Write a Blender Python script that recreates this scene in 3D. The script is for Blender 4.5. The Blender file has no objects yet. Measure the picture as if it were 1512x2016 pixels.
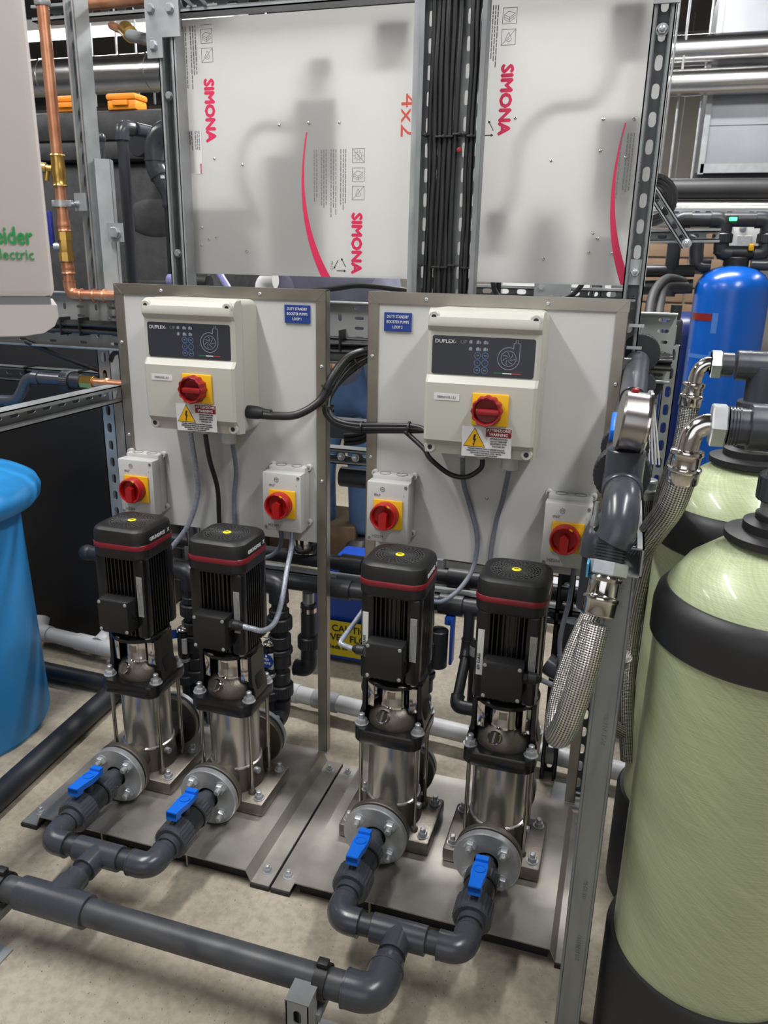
import bpy, bmesh, math, random
from mathutils import Vector, Matrix
random.seed(7)
sc = bpy.context.scene
COL = sc.collection
PI = math.pi

# ---------------- camera ----------------
cd = bpy.data.cameras.new('camera'); cam = bpy.data.objects.new('camera', cd); COL.objects.link(cam)
cd.sensor_fit = 'VERTICAL'; cd.sensor_height = 36.0; cd.lens = 36.0 * 1540 / 2016
cd.dof.use_dof = True; cd.dof.focus_distance = 1.45; cd.dof.aperture_fstop = 11.0
cd.clip_start = 0.05; cd.clip_end = 60
cam.matrix_world = Matrix(((0.95472458, -0.10831213, 0.27707301, 0.60922),
                           (0.29678281, 0.28254139, -0.91218985, -1.22640),
                           (0.02051663, 0.95312058, 0.30189438, 1.28500),
                           (0, 0, 0, 1)))
sc.camera = cam
# ---------------- world, lights, exposure ----------------
sc.view_settings.view_transform = 'Standard'; sc.view_settings.look = 'None'
sc.view_settings.exposure = 0.62; sc.view_settings.gamma = 1.0; sc.view_settings.use_curve_mapping = False
w = bpy.data.worlds.new('world'); sc.world = w; w.use_nodes = True
w.node_tree.nodes['Background'].inputs[0].default_value = (0.75, 0.8, 0.9, 1)
w.node_tree.nodes['Background'].inputs[1].default_value = 0.19
CEIL = 3.05
def area(x, y, z, sx, sy, power, rot=(0, 0, 0), col=(1.0, 0.99, 0.975)):
    l = bpy.data.lights.new('area_light', 'AREA'); l.shape = 'RECTANGLE'; l.size = sx; l.size_y = sy
    l.energy = power; l.color = col
    o = bpy.data.objects.new('area_light', l); o.location = (x, y, z); o.rotation_euler = rot; COL.objects.link(o)
    return o
# ceiling battens the room has: (x, y, z, length, along_x, power)
BATTENS = [(-0.7, -0.35, 2.9, 1.5, 0, 34), (1.4, -0.5, 2.9, 1.5, 0, 30), (-2.0, 2.5, 2.34, 1.5, 1, 22),
           (0.35, 1.75, 2.9, 1.5, 1, 50), (2.4, 2.6, 2.9, 1.5, 0, 14), (0.2, 4.2, 2.9, 1.5, 1, 24),
           (-2.6, 0.2, 2.9, 1.5, 0, 18)]
for (x, y, z, L, ax, p) in BATTENS:
    area(x, y, z - 0.035, L if ax else 0.14, 0.14 if ax else L, p)
area(0.2, -3.2, 1.9, 2.6, 1.8, 12, (math.radians(72), 0, 0), (0.93, 0.96, 1.0))   # wide soft fill light added behind the camera for broad reflections

# ---------------- materials ----------------
MATS = {}
def mat(name, col, rough=0.5, metal=0.0, var=0.0, vs=8.0, bump=0.0, bs=60.0, spec=0.5, coat=0.0, col2=None, stretch=None,
        emit=None, estr=0.0, trans=0.0, rvar=0.0, alpha=1.0, aniso=0.0, sub=0.0, detail=4.0):
    if name in MATS: return MATS[name]
    m = bpy.data.materials.new(name); m.use_nodes = True; nt = m.node_tree; b = nt.nodes['Principled BSDF']
    b.inputs['Base Color'].default_value = (*col, 1); b.inputs['Roughness'].default_value = rough
    b.inputs['Metallic'].default_value = metal; b.inputs['Specular IOR Level'].default_value = spec
    b.inputs['Coat Weight'].default_value = coat; b.inputs['Coat Roughness'].default_value = 0.08
    b.inputs['Transmission Weight'].default_value = trans; b.inputs['Alpha'].default_value = alpha
    b.inputs['Anisotropic'].default_value = aniso
    if emit: b.inputs['Emission Color'].default_value = (*emit, 1); b.inputs['Emission Strength'].default_value = estr
    if var or bump or rvar:
        tc = nt.nodes.new('ShaderNodeTexCoord'); mp = nt.nodes.new('ShaderNodeMapping')
        if stretch: mp.inputs['Scale'].default_value = stretch
        nt.links.new(tc.outputs['Object'], mp.inputs[0])
        if var or rvar:
            n = nt.nodes.new('ShaderNodeTexNoise'); n.inputs['Scale'].default_value = vs; n.inputs['Detail'].default_value = detail
            nt.links.new(mp.outputs[0], n.inputs[0])
        if var:
            r = nt.nodes.new('ShaderNodeValToRGB'); c2 = col2 or tuple(max(0, c * (1 - var)) for c in col)
            r.color_ramp.elements[0].position = 0.32; r.color_ramp.elements[1].position = 0.68
            r.color_ramp.elements[0].color = (*c2, 1); r.color_ramp.elements[1].color = (*col, 1)
            nt.links.new(n.outputs[0], r.inputs[0]); nt.links.new(r.outputs[0], b.inputs['Base Color'])
        if rvar:
            mr = nt.nodes.new('ShaderNodeMapRange'); mr.inputs['To Min'].default_value = max(0.02, rough - rvar)
            mr.inputs['To Max'].default_value = min(1, rough + rvar)
            nt.links.new(n.outputs[0], mr.inputs[0]); nt.links.new(mr.outputs[0], b.inputs['Roughness'])
        if bump:
            n2 = nt.nodes.new('ShaderNodeTexNoise'); n2.inputs['Scale'].default_value = bs; n2.inputs['Detail'].default_value = 3
            bp = nt.nodes.new('ShaderNodeBump'); bp.inputs['Strength'].default_value = bump; bp.inputs['Distance'].default_value = 0.002
            nt.links.new(mp.outputs[0], n2.inputs[0]); nt.links.new(n2.outputs[0], bp.inputs['Height'])
            nt.links.new(bp.outputs[0], b.inputs['Normal'])
    MATS[name] = m; return m
def S(r, g, b):   # sRGB 0-255 to linear
    f = lambda c: (c / 12.92) if c <= 0.04045 else ((c + 0.055) / 1.055) ** 2.4
    return tuple(f(c / 255) for c in (r, g, b))
GALV = mat('galvanised_steel', S(168, 172, 174), 0.42, 0.45, 0.28, 14, 0.1, 90, rvar=0.1)
GALVD = mat('dull_galvanised_steel', S(140, 144, 146), 0.5, 0.4, 0.3, 10, rvar=0.1)
ZINC = mat('bright_zinc', S(190, 193, 197), 0.34, 0.6, 0.25, 30, rvar=0.1)
STEEL = mat('brushed_stainless', S(168, 162, 152), 0.36, 0.85, 0.2, 12, 0.06, 120, rvar=0.1)
PLATE = mat('stained_stainless_plate', S(178, 174, 167), 0.32, 0.6, 0.35, 9, rvar=0.14, bump=0.05, bs=25)
SLEEVE = mat('polished_stainless_sleeve', S(212, 209, 204), 0.24, 0.86, 0.16, 1.0, stretch=(60, 60, 0.5), aniso=0.0)
ROD = mat('steel_rod', S(190, 186, 178), 0.22, 1.0)
CAST = mat('cast_stainless', S(124, 118, 110), 0.42, 0.8, 0.15, 20, 0.25, 260)
CHROME = mat('bright_chrome', S(222, 218, 214), 0.12, 1.0, 0.08, 12)
BLACKP = mat('black_gloss_paint', (0.008, 0.008, 0.009), 0.26, 0.0, 0, 1, 0.12, 160)
BLACKC = mat('black_satin_plastic', (0.011, 0.011, 0.0115), 0.46, 0.0, 0, 1, 0.15, 500)
RUBBER = mat('black_rubber', (0.012, 0.012, 0.014), 0.6)
CABLE = mat('black_cable_sheath', (0.016, 0.017, 0.018), 0.42, var=0.3, vs=20)
PVC = mat('grey_pvc', S(64, 67, 74), 0.27, 0, 0.12, 7, rvar=0.1, bump=0.04, bs=30)
PVCP = mat('dark_grey_pvc_pipe', S(49, 51, 57), 0.4, 0, 0.2, 9, rvar=0.12)
PVCD = mat('charcoal_pvc', S(42, 44, 49), 0.42, 0, 0.15, 12, rvar=0.1)
DUSTY = mat('dusty_grey_pipe', S(50, 52, 59), 0.42, 0, 0.3, 18, col2=S(72, 73, 75), rvar=0.14, stretch=(1, 2, 2))
BLUE = mat('blue_handle_plastic', S(14, 104, 214), 0.42)
RED = mat('red_switch_plastic', S(142, 24, 30), 0.38)
REDL = mat('bright_red_plastic', S(164, 22, 24), 0.34)
REDS = mat('dark_red_stripe', S(124, 26, 38), 0.4)
YEL = mat('yellow_switch_plate', S(226, 172, 14), 0.42)
CREAM = mat('cream_box_plastic', S(188, 188, 179), 0.36)
LGREY = mat('light_grey_box_plastic', S(190, 190, 188), 0.4)
BOARD = mat('white_board', S(196, 196, 194), 0.34, 0, 0.04, 3)
NAVY = mat('navy_sign', S(28, 58, 130), 0.45)
WHITE = mat('white_print', S(225, 225, 225), 0.5)
BLKPR = mat('black_print', S(30, 30, 32), 0.5)
GREYPR = mat('grey_print', S(120, 122, 124), 0.5)
MIDPR = mat('pale_grey_print', S(140, 146, 158), 0.5)
BLUEPR = mat('pale_blue_print', S(96, 132, 190), 0.5)
PANELD = mat('dark_fascia', S(52, 54, 62), 0.35)
LABELW = mat('white_label', S(214, 214, 214), 0.5)
LABELG = mat('grey_label', S(168, 170, 170), 0.4, 0.2, 0.25, 140)
COPPER = mat('copper', S(218, 160, 126), 0.34, 0.75, 0.2, 16, col2=S(176, 116, 86))
BRASS = mat('brass', S(206, 168, 92), 0.28, 0.9, 0.2, 16)
SIMRED = mat('red_print', S(205, 40, 84), 0.5)
REDPEN = mat('red_pen', S(214, 84, 70), 0.6)
SKINM = mat('skin', S(190, 140, 115), 0.55)
HAIRM = mat('brown_hair', S(52, 38, 30), 0.7)
SHIRT = mat('grey_shirt_cloth', S(116, 118, 136), 0.85, var=0.3, vs=9)
JEANS = mat('blue_denim', S(84, 116, 160), 0.85, var=0.45, vs=8, bump=0.3, bs=300)
SHOEM = mat('black_boot_leather', (0.02, 0.02, 0.022), 0.5)
TANKM = mat('black_tank_plastic', (0.009, 0.009, 0.011), 0.55, bump=0.1, bs=40)
TANKG = mat('grey_rotomoulded_plastic', S(62, 62, 64), 0.6, 0, 0.45, 22, bump=0.6, bs=60, detail=8)
DRUMB = mat('sky_blue_drum_plastic', S(44, 140, 208), 0.42, 0, 0.06, 3)
DEEPB = mat('deep_blue_vessel_shell', S(8, 84, 176), 0.25, 0, 0.15, 5, bump=0.3, bs=40)
DARKB = mat('navy_vessel_shell', S(24, 42, 96), 0.35)
BUCKB = mat('blue_bucket_plastic', S(22, 72, 180), 0.4)
VALB = mat('blue_valve_handle_far', S(20, 70, 160), 0.4)
CABINET = mat('pale_cabinet_paint', S(206, 198, 196), 0.42)
GREENPR = mat('green_print', S(40, 160, 80), 0.5)
WPIPE = mat('pale_grey_waste_pipe', S(196, 198, 200), 0.4, 0, 0.12, 6)
CLEARH = mat('clear_braided_conduit', S(168, 176, 190), 0.3, 0.25, 0.4, 220)
GREYC = mat('grey_cable', S(120, 126, 138), 0.5, 0.1, 0.25, 160)
ORANGE = mat('orange_box_plastic', S(240, 150, 40), 0.5)
FOIL = mat('aluminium_cladding', S(214, 214, 214), 0.24, 1.0, 0.2, 6, bump=0.5, bs=9)
DUCT = mat('galvanised_duct', S(150, 153, 158), 0.4, 0.75, 0.22, 4)
DUCTD = mat('dark_lagging', S(58, 58, 60), 0.5, 0.2, 0.3, 6)
TAG = mat('blue_tag', S(20, 70, 160), 0.4)
YLAB = mat('yellow_label', S(214, 190, 20), 0.5)
HIVIZ = mat('orange_cloth', S(232, 150, 50), 0.7)
BROWN = mat('brown_timber', S(96, 76, 56), 0.7, 0, 0.4, 20)
ITG, ITR = mat('green_print_line', S(40, 110, 80), .5), mat('red_print_line', S(180, 50, 48), .5)
WRAP = mat('white_plastic_sheet', S(208, 210, 214), 0.3, 0, 0.2, 12)
BLUEFILM = mat('blue_film', S(70, 150, 190), 0.4)
BLOCKM = mat('painted_concrete_block', S(188, 184, 178), 0.8, 0, 0.12, 5, bump=0.3, bs=60)

def frp():
    m = bpy.data.materials.new('fibreglass_shell'); m.use_nodes = True; nt = m.node_tree; b = nt.nodes['Principled BSDF']
    tc = nt.nodes.new('ShaderNodeTexCoord')
    outs = []
    sp = nt.nodes.new('ShaderNodeSeparateXYZ'); nt.links.new(tc.outputs['Object'], sp.inputs[0])
    at = nt.nodes.new('ShaderNodeMath'); at.operation = 'ARCTAN2'; nt.links.new(sp.outputs[1], at.inputs[0]); nt.links.new(sp.outputs[0], at.inputs[1])
    au = nt.nodes.new('ShaderNodeMath'); au.operation = 'MULTIPLY'; nt.links.new(at.outputs[0], au.inputs[0]); au.inputs[1].default_value = 0.146
    cb = nt.nodes.new('ShaderNodeCombineXYZ'); nt.links.new(au.outputs[0], cb.inputs[0]); nt.links.new(sp.outputs[2], cb.inputs[1])
    class _o: pass
    tc2 = _o(); tc2.outputs = {'Object': cb.outputs[0]}; tc = tc2
    for sc_, rot in (((6, 520, 1), 0.10), ((6, 520, 1), -0.09), ((5, 160, 1), 0.6)):
        mp = nt.nodes.new('ShaderNodeMapping'); mp.inputs['Scale'].default_value = sc_; mp.inputs['Rotation'].default_value = (0, 0, rot)
        mp.vector_type = 'TEXTURE' if False else 'POINT'
        rt = nt.nodes.new('ShaderNodeVectorRotate'); rt.rotation_type = 'Z_AXIS'; rt.inputs['Angle'].default_value = rot
        nt.links.new(cb.outputs[0], rt.inputs[0]); mp.inputs['Rotation'].default_value = (0, 0, 0)
        n = nt.nodes.new('ShaderNodeTexNoise'); n.inputs['Scale'].default_value = 1.6; n.inputs['Detail'].default_value = 5
        nt.links.new(rt.outputs[0], mp.inputs[0]); nt.links.new(mp.outputs[0], n.inputs[0]); outs.append(n.outputs[0])
    a = nt.nodes.new('ShaderNodeMath'); a.operation = 'ADD'; nt.links.new(outs[0], a.inputs[0]); nt.links.new(outs[1], a.inputs[1])
    a2 = nt.nodes.new('ShaderNodeMath'); a2.operation = 'ADD'; nt.links.new(a.outputs[0], a2.inputs[0]); nt.links.new(outs[2], a2.inputs[1])
    mr = nt.nodes.new('ShaderNodeMapRange'); mr.inputs['From Min'].default_value = 1.0; mr.inputs['From Max'].default_value = 2.0
    nt.links.new(a2.outputs[0], mr.inputs[0])
    r = nt.nodes.new('ShaderNodeValToRGB'); r.color_ramp.elements[0].color = (*S(146, 156, 118), 1); r.color_ramp.elements[1].color = (*S(188, 198, 160), 1)
    nt.links.new(mr.outputs[0], r.inputs[0]); nt.links.new(r.outputs[0], b.inputs['Base Color'])
    bp = nt.nodes.new('ShaderNodeBump'); bp.inputs['Strength'].default_value = 0.3; bp.inputs['Distance'].default_value = 0.0006
    nt.links.new(mr.outputs[0], bp.inputs['Height']); nt.links.new(bp.outputs[0], b.inputs['Normal'])
    b.inputs['Roughness'].default_value = 0.34; b.inputs['Coat Weight'].default_value = 0.15
    return m
FRP = frp()
def braid(dark=1.0, nu=14.0, k=150.0, name='braided_steel'):
    m = bpy.data.materials.new(name); m.use_nodes = True; nt = m.node_tree; b = nt.nodes['Principled BSDF']
    tc = nt.nodes.new('ShaderNodeTexCoord'); sp = nt.nodes.new('ShaderNodeSeparateXYZ'); nt.links.new(tc.outputs['UV'], sp.inputs[0])
    def mth(op, x, y=None):
        n = nt.nodes.new('ShaderNodeMath'); n.operation = op
        for i, q in enumerate((x, y)):
            if q is None: continue
            if isinstance(q, (int, float)): n.inputs[i].default_value = q
            else: nt.links.new(q, n.inputs[i])
        return n.outputs[0]
    U = mth('MULTIPLY', sp.outputs[0], nu * 2 * PI); V = mth('MULTIPLY', sp.outputs[1], k * 2 * PI)
    s1 = mth('SINE', mth('ADD', U, V)); s2 = mth('SINE', mth('SUBTRACT', U, V))
    h = mth('ADD', mth('MULTIPLY', s1, s2), mth('MULTIPLY', mth('SINE', mth('MULTIPLY', U, 2.0)), 0.4))
    mr = nt.nodes.new('ShaderNodeMapRange'); mr.inputs['From Min'].default_value = -0.9; mr.inputs['From Max'].default_value = 0.6
    nt.links.new(h, mr.inputs[0])
    r = nt.nodes.new('ShaderNodeValToRGB'); r.color_ramp.elements[0].color = (0.06 * dark, 0.055 * dark, 0.05 * dark, 1)
    r.color_ramp.elements[1].color = (0.78 * dark, 0.76 * dark, 0.73 * dark, 1)
    nt.links.new(mr.outputs[0], r.inputs[0]); nt.links.new(r.outputs[0], b.inputs['Base Color'])
    bp = nt.nodes.new('ShaderNodeBump'); bp.inputs['Strength'].default_value = 0.8; bp.inputs['Distance'].default_value = 0.0012
    nt.links.new(mr.outputs[0], bp.inputs['Height']); nt.links.new(bp.outputs[0], b.inputs['Normal'])
    b.inputs['Metallic'].default_value = 0.9; b.inputs['Roughness'].default_value = 0.28
    return m
BRAID = braid(); BRAID2 = braid(0.6, 12, 170, 'dull_braided_steel')
def simona_mat():
    m = bpy.data.materials.new('milky_polypropylene_sheet'); m.use_nodes = True; nt = m.node_tree; b = nt.nodes['Principled BSDF']
    b.inputs['Base Color'].default_value = (*S(202, 202, 200), 1); b.inputs['Roughness'].default_value = 0.38
    t = nt.nodes.new('ShaderNodeBsdfTranslucent'); t.inputs[0].default_value = (0.8, 0.8, 0.79, 1)
    mx = nt.nodes.new('ShaderNodeMixShader'); mx.inputs[0].default_value = 0.6
    out = nt.nodes['Material Output']
    nt.links.new(b.outputs[0], mx.inputs[1]); nt.links.new(t.outputs[0], mx.inputs[2]); nt.links.new(mx.outputs[0], out.inputs[0])
    return m
PPSHEET = simona_mat()
def floor_mat():
    m = bpy.data.materials.new('worn_concrete_floor'); m.use_nodes = True; nt = m.node_tree; b = nt.nodes['Principled BSDF']
    tc = nt.nodes.new('ShaderNodeTexCoord')
    def noise(s, d=5, st=None):
        n = nt.nodes.new('ShaderNodeTexNoise'); n.inputs['Scale'].default_value = s; n.inputs['Detail'].default_value = d
        nt.links.new(tc.outputs['Object'], n.inputs[0]); return n.outputs[0]
    def ramp(v, stops):
        r = nt.nodes.new('ShaderNodeValToRGB'); e = r.color_ramp.elements
        e[0].position, e[0].color = stops[0][0], (*stops[0][1], 1); e[1].position, e[1].color = stops[-1][0], (*stops[-1][1], 1)
        for p, c in stops[1:-1]:
            k = e.new(p); k.color = (*c, 1)
        nt.links.new(v, r.inputs[0]); return r.outputs[0]
    def mix(f, a, c, mode='MIX'):
        x = nt.nodes.new('ShaderNodeMix'); x.data_type = 'RGBA'; x.blend_type = mode
        if isinstance(f, float): x.inputs[0].default_value = f
        else: nt.links.new(f, x.inputs[0])
        nt.links.new(a, x.inputs[6]); nt.links.new(c, x.inputs[7]); return x.outputs[2]
    base = ramp(noise(2.2, 6), [(0.3, S(148, 139, 123)), (0.5, S(161, 152, 136)), (0.7, S(172, 164, 148))])
    fine = ramp(noise(75, 4), [(0.35, S(196, 196, 196)), (0.62, S(255, 255, 255))])
    c = mix(0.45, base, fine, 'MULTIPLY')
    specks = ramp(noise(160, 2), [(0.69, (1, 1, 1)), (0.72, S(90, 85, 78))])
    c = mix(0.7, c, specks, 'MULTIPLY')
    st = ramp(noise(5.5, 3), [(0.62, (1, 1, 1)), (0.72, S(196, 184, 164))])
    c = mix(0.3, c, st, 'MULTIPLY')
    nt.links.new(c, b.inputs['Base Color']); b.inputs['Roughness'].default_value = 0.7
    bp = nt.nodes.new('ShaderNodeBump'); bp.inputs['Strength'].default_value = 0.35; bp.inputs['Distance'].default_value = 0.002
    nt.links.new(noise(60, 5), bp.inputs['Height']); nt.links.new(bp.outputs[0], b.inputs['Normal'])
    return m
FLOORM = floor_mat()

# ---------------- mesh helpers ----------------
def fr(axis, up=(0, 0, 1)):
    z = Vector(axis).normalized(); u = Vector(up)
    if abs(z.dot(u.normalized())) > 0.98: u = Vector((1, 0, 0)) if abs(z.x) < 0.9 else Vector((0, 1, 0))
    x = u.cross(z).normalized(); y = z.cross(x)
    return Matrix((x, y, z)).transposed()
def T(o, R=None):
    M = (R.to_4x4() if R is not None else Matrix.Identity(4)); M.translation = Vector(o); return M
FRONT = Matrix(((1, 0, 0), (0, 0, -1), (0, 1, 0)))      # local xy -> world xz, normal towards -y
class MB:
    def __init__(s): s.v = []; s.f = []; s.uv = None
    def add(s, vs, fs, M=None, uvs=None):
        n = len(s.v); s.v += [tuple(M @ Vector(p)) for p in vs] if M is not None else [tuple(p) for p in vs]
        s.f += [tuple(i + n for i in f) for f in fs]
        if uvs is not None:
            if s.uv is None: s.uv = {}
            for k, u in enumerate(uvs): s.uv[n + k] = u
        return s
    def box(s, c, d, bev=0.0, R=None, seg=2):
        M = T(c, R)
        if bev <= 0:
            x, y, z = d[0] / 2, d[1] / 2, d[2] / 2
            vs = [(-x, -y, -z), (x, -y, -z), (x, y, -z), (-x, y, -z), (-x, -y, z), (x, -y, z), (x, y, z), (-x, y, z)]
            return s.add(vs, [(0, 3, 2, 1), (4, 5, 6, 7), (0, 1, 5, 4), (1, 2, 6, 5), (2, 3, 7, 6), (3, 0, 4, 7)], M)
        bm = bmesh.new(); bmesh.ops.create_cube(bm, size=1); bmesh.ops.scale(bm, vec=d, verts=bm.verts)
        bmesh.ops.bevel(bm, geom=list(bm.edges), offset=min(bev, min(d) * 0.49), segments=seg, affect='EDGES', profile=0.5)
        bm.verts.index_update(); s.add([v.co.copy() for v in bm.verts], [[v.index for v in f.verts] for f in bm.faces], M); bm.free(); return s
    def bb(s, x0, x1, y0, y1, z0, z1, bev=0.0): return s.box(((x0 + x1) / 2, (y0 + y1) / 2, (z0 + z1) / 2), (abs(x1 - x0), abs(y1 - y0), abs(z1 - z0)), bev)
    def lathe(s, prof, o=(0, 0, 0), axis=(0, 0, 1), n=28, closed=False, ph=0.0):
        M = T(o, fr(axis)); m = len(prof); vs = []; fs = []
        for (r, h) in prof:
            for k in range(n):
                a = 2 * PI * k / n + ph; vs.append((r * math.cos(a), r * math.sin(a), h))
        for i in range(m - 1 + (1 if closed else 0)):
            i2 = (i + 1) % m
            for k in range(n):
                k2 = (k + 1) % n; fs.append((i * n + k, i * n + k2, i2 * n + k2, i2 * n + k))
        if not closed:
            if prof[0][0] > 1e-6: fs.append(tuple(reversed(range(n))))
            if prof[-1][0] > 1e-6: fs.append(tuple(range((m - 1) * n, m * n)))
        return s.add(vs, fs, M)
    def cyl(s, p0, p1, r, n=20, r1=None, c=0.0):
        p0 = Vector(p0); p1 = Vector(p1); L = (p1 - p0).length; r1 = r if r1 is None else r1
        prof = [(r, 0), (r1, L)] if c <= 0 else [(r - c, 0), (r, c), (r1, L - c), (r1 - c, L)]
        return s.lathe(prof, p0, p1 - p0, n)
    def hexa(s, o, axis, r, h, bolt=None, ph=0.0):
        s.lathe([(r, 0), (r, h * 0.8), (r * 0.86, h)], o, axis, 6, ph=ph)
        if bolt: s.lathe([(bolt, 0), (bolt, h * 1.9), (bolt * 0.7, h * 2.05)], o, axis, 10)
        s.lathe([(r * 1.22, 0), (r * 1.22, h * 0.16)], o, axis, 16)
        return s
    def tube(s, pts, r, n=12, sub=6, cap=True):
        P = [Vector(p) for p in pts]; q = []
        if sub > 1 and len(P) > 2:
            for i in range(len(P) - 1):
                a, b, c, d = P[max(i - 1, 0)], P[i], P[i + 1], P[min(i + 2, len(P) - 1)]
                for k in range(sub):
                    t = k / sub; q.append(0.5 * ((2 * b) + (c - a) * t + (2 * a - 5 * b + 4 * c - d) * t * t + (3 * b - a - 3 * c + d) * t ** 3))
            q.append(P[-1])
        else: q = P
        rs = r if callable(r) else (lambda t: r)
        vs = []; fs = []; uvs = []; L = 0; m = len(q); nrm = None
        for i, p in enumerate(q):
            t = (q[min(i + 1, m - 1)] - q[max(i - 1, 0)]).normalized()
            if nrm is None: nrm = t.orthogonal().normalized()
            nrm = (nrm - t * nrm.dot(t)).normalized(); bn = t.cross(nrm)
            if i: L += (p - q[i - 1]).length
            rr = rs(i / (m - 1))
            for k in range(n + 1):
                a = 2 * PI * k / n; vs.append(p + (nrm * math.cos(a) + bn * math.sin(a)) * rr); uvs.append((k / n, L))
        for i in range(m - 1):
            for k in range(n): fs.append((i * (n + 1) + k, i * (n + 1) + k + 1, (i + 1) * (n + 1) + k + 1, (i + 1) * (n + 1) + k))
        if cap: fs.append(tuple(reversed(range(n)))); fs.append(tuple((m - 1) * (n + 1) + k for k in range(n)))
        return s.add(vs, fs, None, uvs)
    def prism(s, poly, h0, h1, M=None):
        n = len(poly); vs = [(x, y, h0) for x, y in poly] + [(x, y, h1) for x, y in poly]
        fs = [tuple(reversed(range(n))), tuple(range(n, 2 * n))] + [(k, (k + 1) % n, n + (k + 1) % n, n + k) for k in range(n)]
        return s.add(vs, fs, M)
    def loft(s, rings, cap=True):
        n = len(rings[0]); vs = [p for r in rings for p in r]; fs = []
        for i in range(len(rings) - 1):
            for k in range(n): fs.append((i * n + k, i * n + (k + 1) % n, (i + 1) * n + (k + 1) % n, (i + 1) * n + k))
        if cap: fs.append(tuple(reversed(range(n)))); fs.append(tuple((len(rings) - 1) * n + k for k in range(n)))
        return s.add(vs, fs)
    def sph(s, c, r, n=16, m=10, sc_=(1, 1, 1)):
        prof = [(r * math.sin(PI * i / m) if 0 < i < m else 0.0, -r * math.cos(PI * i / m)) for i in range(m + 1)]
        M = T(c) @ Matrix.Diagonal((*sc_, 1)); t = MB(); t.lathe(prof, n=n); return s.add(t.v, t.f, M)
    def elbow(s, c, d1, d2, r, leg, sock=0.0, n=20):
        c = Vector(c); d1 = Vector(d1).normalized(); d2 = Vector(d2).normalized(); b = leg * 0.62
        pts = []
        for k in range(9):
            t = k / 8; pts.append(c + d1 * b * (1 - t) ** 2 + d2 * b * t * t)
        s.tube([c + d1 * leg] + pts + [c + d2 * leg], r, n, 1)
        for d in (d1, d2): s.cyl(c + d * (leg * 0.97 + 0.0), c + d * (leg * 1.0 + 0.001), r + 0.0008, n)
        return s
    def perf(s, O, U, V, L, H, nu, nv, hole, t=0.002):
        O = Vector(O); U = Vector(U).normalized(); V = Vector(V).normalized(); W = U.cross(V)
        cu, cv = L / nu, H / nv
        for i in range(nu):
            for j in range(nv):
                hl = hole(i, j); o = O + U * (i + 0.5) * cu + V * (j + 0.5) * cv
                if not hl:
                    vs = []
                    for dz in (0, -t):
                        for a, b in ((-1, -1), (1, -1), (1, 1), (-1, 1)): vs.append(o + U * a * cu / 2 + V * b * cv / 2 + W * dz)
                    s.add(vs, [(0, 1, 2, 3), (7, 6, 5, 4)]); continue
                a, b = hl[0] / 2, hl[1] / 2; rr = min(a, b)
                inn = []; out = []
                for k in range(16):
                    side, q = divmod(k, 4); q = q / 4
                    px, py = [(-1 + 2 * q, -1), (1, -1 + 2 * q), (1 - 2 * q, 1), (-1, 1 - 2 * q)][side]
                    out.append((px * cu / 2, py * cv / 2))
                    # stadium boundary in a matching direction
                    dx, dy = px * a, py * b; l = math.hypot(dx, dy); dx /= l; dy /= l
                    lo, hi = 0.0, a + b
                    for _ in range(18):
                        mdl = (lo + hi) / 2; x, y = dx * mdl, dy * mdl
                        qx, qy = max(abs(x) - (a - rr), 0), max(abs(y) - (b - rr), 0)
                        if math.hypot(qx, qy) < rr: lo = mdl
                        else: hi = mdl
                    inn.append((dx * lo, dy * lo))
                vs = [o + U * x + V * y for x, y in out] + [o + U * x + V * y for x, y in inn] + \
                     [o + U * x + V * y - W * t for x, y in out] + [o + U * x + V * y - W * t for x, y in inn]
                fs = []
                for k in range(16):
                    k2 = (k + 1) % 16
                    fs += [(k, k2, 16 + k2, 16 + k), (32 + k2, 32 + k, 48 + k, 48 + k2), (16 + k, 16 + k2, 48 + k2, 48 + k)]
                s.add(vs, fs)
        return s
    def strut(s, p0, p1, op, w=0.041, d=0.041, slots=True, pitch=0.05, lip=0.0095, t=0.0025):
        p0 = Vector(p0); p1 = Vector(p1); A = (p1 - p0); L = A.length; A.normalize(); O = Vector(op).normalized(); X = A.cross(O).normalized()
        # p0,p1 = centre of the section; O = direction the channel opens towards
        n = max(1, round(L / pitch))
        s.perf(p0 - O * d / 2 - X * w / 2, A, -X if False else X, L, w, n, 1, lambda i, j: (0.028, 0.014) if slots else None, t)
        R = Matrix((X, A, O)).transposed()
        for q in (-1, 1):
            s.box(p0 + A * L / 2 + X * q * (w / 2 - t / 2), (t, L, d), 0, R)
            s.box(p0 + A * L / 2 + X * q * (w / 2 - lip / 2) + O * (d / 2 - t / 2), (lip, L, t), 0, R)
            s.box(p0 + A * L / 2 + X * q * (w / 2 - lip + t / 2) + O * (d / 2 - 0.0045), (t, L, 0.009), 0, R)
        return s
    def build(s, name, m, parent=None, ang=38, off=None):
        me = bpy.data.meshes.new(name); me.from_pydata(s.v, [], s.f); me.update()
        if s.uv:
            ul = me.uv_layers.new(name='UVMap')
            for lp in me.loops: ul.data[lp.index].uv = s.uv.get(lp.vertex_index, (0, 0))
        bm = bmesh.new(); bm.from_mesh(me); bmesh.ops.recalc_face_normals(bm, faces=bm.faces); bm.to_mesh(me); bm.free()
        if ang: me.shade_smooth(); me.set_sharp_from_angle(angle=math.radians(ang))
        me.materials.append(m)
        o = bpy.data.objects.new(name, me); COL.objects.link(o)
        sh = Vector((0, 0, 0))
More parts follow.
